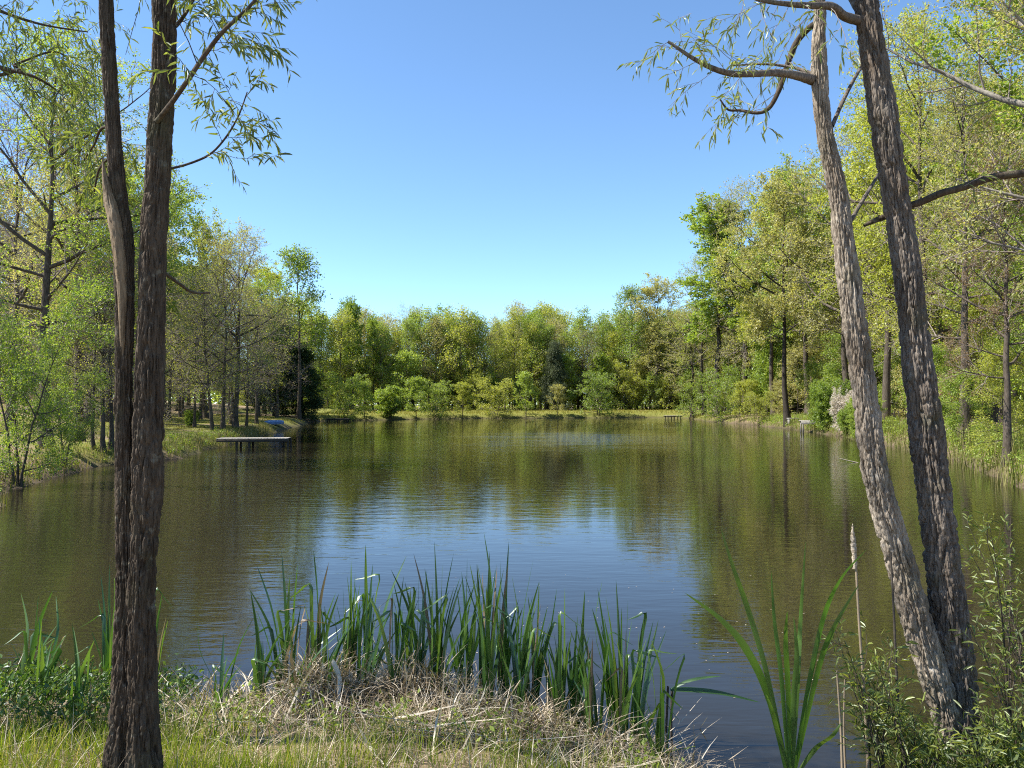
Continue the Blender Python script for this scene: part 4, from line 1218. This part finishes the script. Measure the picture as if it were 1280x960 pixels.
# ------------------------------------------------------------------ dead reeds
def stalk(pts, Y, r0, mat, nm, root, o):
    P = catmull(np.array([at(a, b, Y) for a, b in pts]), 20)[None] - o
    V, Q = tubes(P, np.linspace(r0, r0 * 0.6, 20)[None], 7)
    return link(nm, mesh_from(nm, V, [Q], [M[mat]], rnd=[np.full(len(Q), 0.55)], smooth=[True]), root)

o = at(1086, 965, 4.3)
st = thing('dead_cattail', 'dead cattail stalk with a pale fluffy seed head beside the big green one', 'dead cattail', o)
stalk([(1086, 965), (1080, 860), (1074, 780), (1068, 670)], 4.3, .009, 'straw', 'stem', st, o)
C = catmull(np.array([at(1069, 712, 4.3), at(1068, 695, 4.3), at(1067, 680, 4.3), at(1066, 668, 4.3), at(1066, 655, 4.3)]), 30)
rr_ = np.interp(np.linspace(0, 1, 30), [0, .12, .5, .8, 1], [.006, .013, .015, .008, .0015]) * (1 + 0.12 * rc.normal(size=30))
V, Q = tubes(C[None] - o, np.abs(rr_)[None], 10)
V = V + rc.normal(size=V.shape) * 0.002
link('seed_head', mesh_from('seed_head', V, [Q], [M['seed']], smooth=[True]), st)
for pts, Y, r0, lb in (([(1128, 965), (1121, 850), (1117, 760), (1113, 690)], 4.25, .008, 'dark dead stalk standing before the pale willow trunk'),
                       ([(1053, 965), (1051, 910), (1046, 838)], 4.35, .008, 'short broken grey stalk left of the seed-headed one'),
                       ([(1057, 965), (1055, 910), (1056, 848)], 4.4, .007, 'shorter broken grey stalk beside its taller twin')):
    o = at(pts[0][0], pts[0][1], Y)
    t_ = thing('dead_stalk', lb, 'dead stalk', o)
    stalk(pts, Y, r0, 'wood_dark' if 'dark' in lb else 'straw', 'stem', t_, o)

BR = [([(418, 900), (425, 850), (415, 826), (432, 868), (440, 890)], 5.25, .013, 'broken white reed folded over at the top of the left heap'),
      ([(352, 910), (372, 865), (388, 838), (396, 826)], 5.3, .009, 'pale dead reed leaning right on the left heap'),
      ([(470, 925), (490, 900), (520, 893), (575, 880)], 4.9, .010, 'pale reed lying level across the middle of the bank'),
      ([(478, 930), (520, 915), (560, 905), (640, 897)], 4.8, .009, 'second pale reed lying level below the first'),
      ([(450, 912), (463, 935), (482, 958)], 4.5, .010, 'pale reed slanting down towards the grass'),
      ([(230, 873), (250, 883), (266, 888)], 5.3, .010, 'short white reed at the water right of the double willow'),
      ([(10, 868), (22, 850), (34, 836)], 5.4, .012, 'white broken reed at the left edge above the weeds'),
      ([(34, 836), (38, 846), (41, 857)], 5.4, .011, 'short white reed end beside the broken reed at the left edge'),
      ([(600, 905), (640, 898), (700, 900), (745, 905)], 4.8, .008, 'grey dead reed lying along the right heap'),
      ([(858, 938), (872, 915), (885, 895)], 4.8, .008, 'pale reed slanting out over the water by the level leaf'),
      ([(866, 930), (876, 918), (884, 910)], 4.75, .007, 'shorter pale reed below the one slanting over the water'),
      ([(73, 818), (78, 800), (81, 795), (79, 802)], 5.2, .006, 'withered curled white leaf tip beside the left cattails'),
      ([(675, 945), (690, 920), (700, 900), (716, 885)], 4.7, .007, 'thin straw leaning right at the foot of the right heap'),
      ([(540, 945), (545, 905), (552, 880)], 4.9, .007, 'upright pale straw in the middle of the bank')]
for pts, Y, r0, lb in BR:
    low = max(pts, key=lambda q: q[1])
    Y0 = min(ground_px(*low)[1], Y + 0.3) - 0.05     # lies on top of the litter, not under it
    Ys = [min(ground_px(a, b)[1] - 0.05, Y0 + 0.22) for a, b in pts]
    o = at(pts[0][0], pts[0][1], Ys[0])
    t_ = thing('dead_reed', lb, 'dead reed', o)
    P = np.array([at(a, b, y_ + rc.normal() * 0.012) for (a, b), y_ in zip(pts, Ys)]) - o
    link('stem', blade_mesh(P, r0 * 1.9, (0.5, 0.6, 0.6), rc.uniform(.7, 1), M['straw'], 0.4, 16), t_)

def straws(name, n, x0, x1, y0, y1, dlo, dhi, Lr, Wr, flat, seed, dens=None, mat='straw'):
    rng = np.random.default_rng(seed)
    pts, d = scatter(rng, n, x0, x1, y0, y1, dlo, dhi, dens)
    N = len(pts)
    pts[:, 2] = np.maximum(pts[:, 2], -0.01) + rng.uniform(0.0, 0.07, N)
    V, Q, r = blades(rng, pts, rng.uniform(0, 6.283, N), rng.uniform(*Lr, N), rng.uniform(*Wr, N), rng.uniform(*flat, N), rng.uniform(-0.5, 0.9, N), 3, 0.4)
    clump = fbm(n3(pts[:, 0] * 3.5, pts[:, 1] * 3.5, 2.0), 3, 33)
    r = np.clip(r * 0.75 + np.repeat(clump, 3) * 0.9 - 0.17, 0, 1)
    return stuff(name, V, Q, r, mat)

def heap(x, y, d):
    e = fbm(n3(x * 2.3, y * 2.3, 4.0), 3, 12)
    band = np.clip(1.1 - np.abs(y - 4.85 + 0.28 * np.clip(x, -1, 2)) * 1.55, 0.0, 1)
    return band * np.clip(e * 3.2 - 1.0, 0.04, 1) * np.clip(1.25 - np.abs(x + 0.2) * 0.34, 0.03, 1)
def hanging():
    rng = np.random.default_rng(98)
    xs, ys = [], []
    for cx, cyy, w, n in ((-1.36, 5.22, .10, 420), (-1.12, 5.25, .12, 620), (-0.78, 5.2, .10, 420), (-0.55, 5.15, .14, 620), (-0.2, 5.0, .16, 320), (0.25, 4.8, .2, 380), (0.62, 4.68, .14, 260), (-1.9, 5.3, .15, 160)):
        xs.append(rng.normal(cx, w, n)); ys.append(cyy + rng.normal(size=n) * 0.11)
    x, y = np.concatenate(xs), np.concatenate(ys)
    n = len(x)
    P = np.stack([x, y, ground_z(x, y) + rng.uniform(0.0, 0.10, n)], -1)
    V, Q, r = blades(rng, P, -math.pi / 2 + rng.normal(size=n) * 1.3, rng.uniform(.12, .42, n), rng.uniform(.004, .011, n), rng.uniform(.3, 1.75, n), rng.uniform(-.2, 1.4, n), 5, 0.4)
    clump = fbm(n3(x * 4, y * 4, 2.0), 2, 31)
    stuff('hanging_dead_reeds', V, Q, np.clip(r * 0.8 + np.repeat(clump, 5) * 0.7 - 0.15, 0, 1), 'straw')
hanging()
straws('dead_reed_litter', 26000, -2.4, 1.6, 4.0, 5.7, -0.25, 3, (0.08, 0.32), (0.003, 0.009), (1.05, 1.95), 91, heap)
straws('long_dead_reeds', 1500, -2.0, 1.4, 4.3, 5.5, -0.2, 3, (0.35, 0.70), (0.006, 0.013), (1.15, 1.75), 94, heap)
straws('dead_reed_stubble', 2200, -1.6, 1.2, 4.6, 5.5, -0.2, 2, (0.10, 0.30), (0.004, 0.011), (0.1, 1.0), 92, heap)
straws('dry_grass', 5000, -3.5, 1.5, 3.3, 5.6, 0.0, 4, (0.10, 0.30), (0.002, 0.005), (0.5, 1.5), 93)

# leafy weeds
def weeds(name, n, x0, x1, y0, y1, h, seed, mat='lf_weed', size=0.045, lw=0.55, dmax=5):
    rng = np.random.default_rng(seed)
    pts, d = scatter(rng, n, x0, x1, y0, y1, 0.0, dmax)
    N = len(pts)
    P = np.stack([pts, pts + np.stack([rng.normal(size=N) * .05, rng.normal(size=N) * .05, h * rng.uniform(.3, .7, N)], -1), pts + np.stack([rng.normal(size=N) * .11, rng.normal(size=N) * .11, h * rng.uniform(.6, 1.2, N)], -1)], 1)
    Vs, Qs = tubes(P, np.full((N, 3), 0.0022), 3)
    Vl, Ql = leaf_cloud(rng, P, 13, size, lw, 0.15, 0.035, 0.9, 0.1, len(Vs))
    me = mesh_from(name, np.concatenate([Vs, Vl]), [Qs, Ql], [M[mat], M[mat]], [0, 1], [np.full(len(Qs), .3), rng.random(len(Ql))], [True, False])
    return tag(link(name, me), kind='stuff')
weeds('bank_weeds', 300, -3.7, -2.05, 4.3, 5.7, 0.24, 95, size=0.036)
weeds('left_shore_weeds', 3200, -19, -9, 13, 46, 0.26, 101, 'lf_green', 0.065, dmax=1.2)
weeds('right_shore_weeds', 14000, 9, 27, 12, 80, 0.55, 102, 'lf_spring', 0.095, dmax=3.2)
weeds('small_weeds', 150, -1.8, 0.9, 4.3, 5.5, 0.14, 96, 'lf_spring', 0.035)
weeds('edge_weeds', 160, 1.9, 3.6, 3.9, 4.9, 0.20, 97, 'lf_willow', 0.06, 0.25)

# willow sprouts round the right tree
def sprout(px, py, Y, h, label, lean=0.0, n=5, lf=0.054, nl=7, seed=1, spread=0.22):
    rng = np.random.default_rng(seed)
    o = at(px, py, Y)
    root = thing('willow_sprout', label, 'willow sprout', o, group='willow sprouts round the right tree')
    K = 8
    zz = np.linspace(0, 1, K)
    Ps = []
    for s in range(n):
        a = rng.uniform(0, 6.283)
        hh = h * rng.uniform(0.6, 1.05)
        Ps.append(np.stack([zz * lean * hh + np.cos(a) * spread * hh * zz ** 1.5 + rng.normal(size=K) * .008, np.sin(a) * spread * hh * zz ** 1.5 + rng.normal(size=K) * .008, hh * zz], -1))
    P = np.stack(Ps)
    R = np.repeat(np.linspace(.0055, .0015, K)[None], n, 0)
    P2, R2 = grow(rng, P, R, 9, 0.15, 1.0, 0.26 * max(h, .5), math.radians(45), 5, 0.0, 0.15, 0.006, .0013, .5)
    V, Q = tubes(P, R, 5)
    V2, Q2 = tubes(P2, R2, 3, len(V))
    link('stem', mesh_from('stem', np.concatenate([V, V2]), [np.concatenate([Q, Q2])], [M['twig_dark']], smooth=[True]), root)
    Va, Qa, na = lance_leaves(rng, P[:, [1, 3, 5, 6, 7]], nl, lf, 0, 0.0)
    Vb, Qb, nb_ = lance_leaves(rng, P2, nl, lf, len(Va), 0.1)
    q = np.concatenate([Qa, Qb])
    link('leaves', mesh_from('leaves', np.concatenate([Va, Vb]), [q], [M['lf_willow']], rnd=[rng.random(len(q))]), root)
sprout(1105, 985, 4.2, 0.75, 'bushy willow sprout left of the pale willow\'s foot', -.05, 6, seed=1)
sprout(1135, 990, 4.1, 0.60, 'leafy willow sprout right against the pale willow\'s foot', .0, 7, seed=2)
sprout(1165, 995, 4.05, 0.38, 'low willow sprout in front of the pale willow\'s trunk', .1, 6, seed=3)
sprout(1085, 960, 4.5, 0.85, 'thin tall willow sprout by the seed-headed dead stalk', .0, 3, seed=4, nl=8)
sprout(1240, 985, 4.1, 0.42, 'low yellow green willow sprout at the bottom right corner', .1, 6, seed=5)
sprout(1275, 960, 4.3, 0.9, 'tall willow sprout bending in at the right edge', -.1, 5, seed=6)
sprout(1262, 900, 4.9, 1.25, 'tallest willow sprout over the water right of the pale willow', .0, 5, seed=7, nl=9, spread=.3)
sprout(1285, 880, 5.2, 1.1, 'willow sprout farthest back at the right edge', -.05, 4, seed=8, nl=9, spread=.3)
sprout(1225, 1000, 3.95, 0.30, 'smallest willow sprout right of the pale willow\'s foot', .0, 5, seed=9)

# ------------------------------------------------------------------ docks, boat, bird box, rocks
def boxes(lst):
    V, Q = [], []
    for cx, cyy, cz, sx, sy, sz in lst:
        b = len(V)
        for k in range(8):
            V.append((cx + (sx / 2) * (1 if k & 1 else -1), cyy + (sy / 2) * (1 if k & 2 else -1), cz + (sz / 2) * (1 if k & 4 else -1)))
        for f in ((0, 2, 3, 1), (4, 5, 7, 6), (0, 1, 5, 4), (2, 6, 7, 3), (0, 4, 6, 2), (1, 3, 7, 5)):
            Q.append([b + i for i in f])
    return np.array(V, float), np.array(Q)

def box_part(name, lst, mat, root, bevel=0.006):
    V, Q = boxes(lst)
    ob = link(name, mesh_from(name, V, [Q], [M[mat]]), root)
    if bevel:
        bv = ob.modifiers.new('bevel', 'BEVEL'); bv.width = bevel; bv.segments = 1
    return ob

def dock(label, loc, rz, L, Wd, h, mat, posts, group='docks round the pond'):
    root = thing('dock', label, 'dock', loc, rz, group)
    n = max(6, int(L / 0.15))
    box_part('deck', [(-L / 2 + (i + .5) * L / n, 0, h, L / n - 0.012, Wd, 0.035) for i in range(n)], mat, root, 0.004)
    for s in (-1, 1):
        box_part('beam', [(0, s * (Wd / 2 - 0.05), h - 0.09, L, 0.05, 0.14)], 'wood_dark', root)
    for px in posts:
        for s in (-1, 1):
            V, Q = tubes(np.array([[[px, s * (Wd / 2 - 0.12), -1.2], [px, s * (Wd / 2 - 0.12), h - 0.02]]]), np.full((1, 2), .06), 10)
            link('post', mesh_from('post', V, [Q], [M['wood_dark']], smooth=[True]), root)
    return root
YD = 39.5
xa, xb = (276 - 640) / F * YD, (365 - 640) / F * (YD + .6)
dock('long low wooden dock reaching out from the left lawn', ((xa + xb) / 2, YD, 0), 0.14, xb - xa, 1.25, 0.44, 'wood_grey', [-0.75, -0.15, 1.35, 1.7])
dock('small wooden dock at the far right corner of the pond', ((841 - 640) / F * 117, 117, 0), 0.1, 2.4, 1.6, 0.42, 'wood', [-0.95, 0, 0.95])
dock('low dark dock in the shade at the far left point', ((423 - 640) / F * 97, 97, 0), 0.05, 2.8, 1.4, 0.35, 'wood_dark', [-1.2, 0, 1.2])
x, y, z = ground_px(1028, 534)
pl = thing('platform', 'pale grey wooden platform on the right bank below the white blossom', 'platform', (x, y, z), -0.25)
L = 3.2
box_part('deck', [(-L / 2 + (i + .5) * L / 20, 0, 0.48, L / 20 - .012, 1.8, .04) for i in range(20)], 'wood_grey', pl, 0.004)
box_part('fascia', [(0, -0.88, 0.36, L, .04, .24)], 'wood_grey', pl)
for sx in (-1.45, 0, 1.45):
    for sy in (-.75, .75):
        box_part('post', [(sx, sy, 0.0, .1, .1, .9)], 'wood', pl)

# upturned blue boat
x, y, z = ground_px(343, 531)
bt = thing('rowing_boat', 'blue upturned boat lying on the grass at the shore of the left bank', 'boat', (x, y, z), 0.9, scale=0.72)
K, S = 22, 13
t = np.linspace(-1, 1, K)
th = np.linspace(0, math.pi, S)
hw = 0.62 * (1 - np.abs(t) ** 2.6 * np.where(t > 0, 1.0, 0.55))
hh = 0.46 * (1 - 0.25 * np.abs(t) ** 3)
V = np.stack([np.repeat((t * 1.35)[:, None], S, 1), hw[:, None] * np.cos(th)[None] , 0.05 + hh[:, None] * np.sin(th)[None] ** 0.7], -1).reshape(-1, 3)
k, s = np.meshgrid(np.arange(K - 1), np.arange(S - 1), indexing='ij')
Q = np.stack([k * S + s, k * S + s + 1, (k + 1) * S + s + 1, (k + 1) * S + s], -1).reshape(-1, 4)
link('hull', mesh_from('hull', V, [Q], [M['boat_blue']], smooth=[True]), bt)
cap = [np.arange(S)[None, :]]
link('transom', mesh_from('transom', V[:S] - np.array([0.004, 0, 0]), cap, [M['boat_grey']]), bt)
e = np.concatenate([V.reshape(K, S, 3)[:, 0], V.reshape(K, S, 3)[::-1, -1]])[None]
v, q = tubes(e, np.full((1, e.shape[1]), .03), 6)
link('gunwale', mesh_from('gunwale', v, [q], [M['boat_grey']], smooth=[True]), bt)
v, q = tubes(np.array([[[a * 1.3, 0, 0.05 + 0.46 * (1 - .25 * abs(a) ** 3) + .01] for a in np.linspace(-1, 1, 9)]]), np.full((1, 9), .028), 6)
link('keel', mesh_from('keel', v, [q], [M['boat_grey']], smooth=[True]), bt)

# bird box on a post, railing behind the leaning willow
x, y, z = ground_px(1117, 524)
bx = thing('bird_box', 'pale bird box on a post seen between the two leaning willow stems', 'bird box', (x, y, z), 0.2)
box_part('post', [(0, 0, .65, .09, .09, 1.3)], 'wood_dark', bx)
house = box_part('house', [(0, 0, 1.48, .32, .30, .36)], 'wood_pale', bx)
V = np.array([(-.24, -.24, 1.665), (.24, -.24, 1.665), (.24, .24, 1.665), (-.24, .24, 1.665), (0, -.24, 1.84), (0, .24, 1.84)])
me = bpy.data.meshes.new('roof'); me.from_pydata([tuple(a) for a in V], [], [(0, 1, 4), (2, 3, 5), (1, 2, 5, 4), (3, 0, 4, 5), (0, 3, 2, 1)]); me.materials.append(M['wood_dark'])
link('roof', me, house)
v, q = tubes(np.array([[[0, -.152, 1.52], [0, -.158, 1.52]]]), np.array([[.04, .04]]), 12)
v2 = np.concatenate([v, [[0, -.158, 1.52]]])
cap = np.array([[12 + i, 12 + (i + 1) % 12, 24] for i in range(12)])
link('entrance_hole', mesh_from('entrance_hole', v2, [q, cap], [M['wood_dark']]), house)
x, y, z = ground_px(1110, 530)
fn = thing('picket_fence', 'short dark picket fence below the bird box', 'fence', (x, y, z), 0.05)
for i in range(6):
    box_part('picket', [(-.75 + i * .3, 0, .42, .08, .03, .9)], 'wood_dark', fn)
box_part('rail', [(0, .035, .3, 1.9, .035, .08)], 'wood_dark', fn)
box_part('rail', [(0, .035, .68, 1.9, .035, .08)], 'wood_dark', fn)
x, y, z = ground_px(1003, 530)
bn = thing('bench', 'small pale bench under the trees left of the platform', 'bench', (x, y + 2, gz(x, y + 2)), 0.2)
box_part('seat', [(0, 0, .45, 1.2, .35, .05)], 'wood_pale', bn)
for s in (-.5, .5):
    box_part('leg', [(s, 0, .2, .07, .3, .45)], 'wood', bn)
import mathutils
for i, (px, py, r, lb) in enumerate([(1178, 540, .42, 'pinkish boulder nearest the leaning willow trunk on the right bank'), (1190, 537, .5, 'largest pinkish boulder in the row on the right bank'),
                                     (1192, 545, .34, 'small pinkish boulder in front of the largest one'), (1206, 542, .38, 'pinkish boulder at the right end of the row')]):
    x, y, z = ground_px(px, py)
    th = np.linspace(0, math.pi, 14); ph = np.arange(20) * 2 * math.pi / 20
    TH, PH = np.meshgrid(th, ph, indexing='ij')
    dv = np.stack([np.sin(TH) * np.cos(PH), np.sin(TH) * np.sin(PH), np.cos(TH)], -1)
    rad = r * (0.75 + 0.55 * fbm(dv * 1.6 + i * 7 + 20, 3, i))
    V = dv * rad[..., None] * np.array([1.15, 1, .8]) + np.array([0, 0, r * .35])
    k, s = np.meshgrid(np.arange(13), np.arange(20), indexing='ij')
    s2 = (s + 1) % 20
    Q = np.stack([k * 20 + s, (k + 1) * 20 + s, (k + 1) * 20 + s2, k * 20 + s2], -1).reshape(-1, 4)
    ob = link('boulder', mesh_from('boulder', V.reshape(-1, 3), [Q], [M['rock']], smooth=[True]), None, (x, y, z))
    tag(ob, lb, 'rock', 'boulders on the right bank')

# bits afloat
rng = np.random.default_rng(15)
x, y = rng.uniform(-2, 3, 110), rng.uniform(5.0, 10, 110)
k = (shore_dist(x, y) < -0.1)
x, y = x[k], y[k]
P = np.stack([x, y, np.full_like(x, 0.004)], -1)
a = rng.uniform(0, 6.283, len(x)); s = rng.uniform(.004, .014, len(x))[:, None]
ax = np.stack([np.cos(a), np.sin(a), 0 * a], -1); sd = np.stack([-np.sin(a), np.cos(a), 0 * a], -1)
V = np.stack([P - ax * s, P + sd * s * .4, P + ax * s, P - sd * s * .4], 1).reshape(-1, 3)
stuff('floating_bits', V, np.arange(len(V)).reshape(-1, 4), rng.uniform(.5, 1, len(x)), 'straw')
p0 = at(1066, 578, 1); d = ray(1066, 578); sc_ = EYE / -d[2]
c = np.array([0, 0, EYE]) + d * sc_
sk = thing('floating_stick', 'pale stick poking out of the water left of the leaning willow stem', 'stick', (c[0], c[1], 0))
v, q = tubes(np.array([[[-.55, 0, .16], [-.1, 0, .05], [.4, 0, -.06]]]), np.array([[.014, .018, .02]]), 7)
link('stem', mesh_from('stem', v, [q], [M['straw']], rnd=[np.full(len(q), .8)], smooth=[True]), sk)
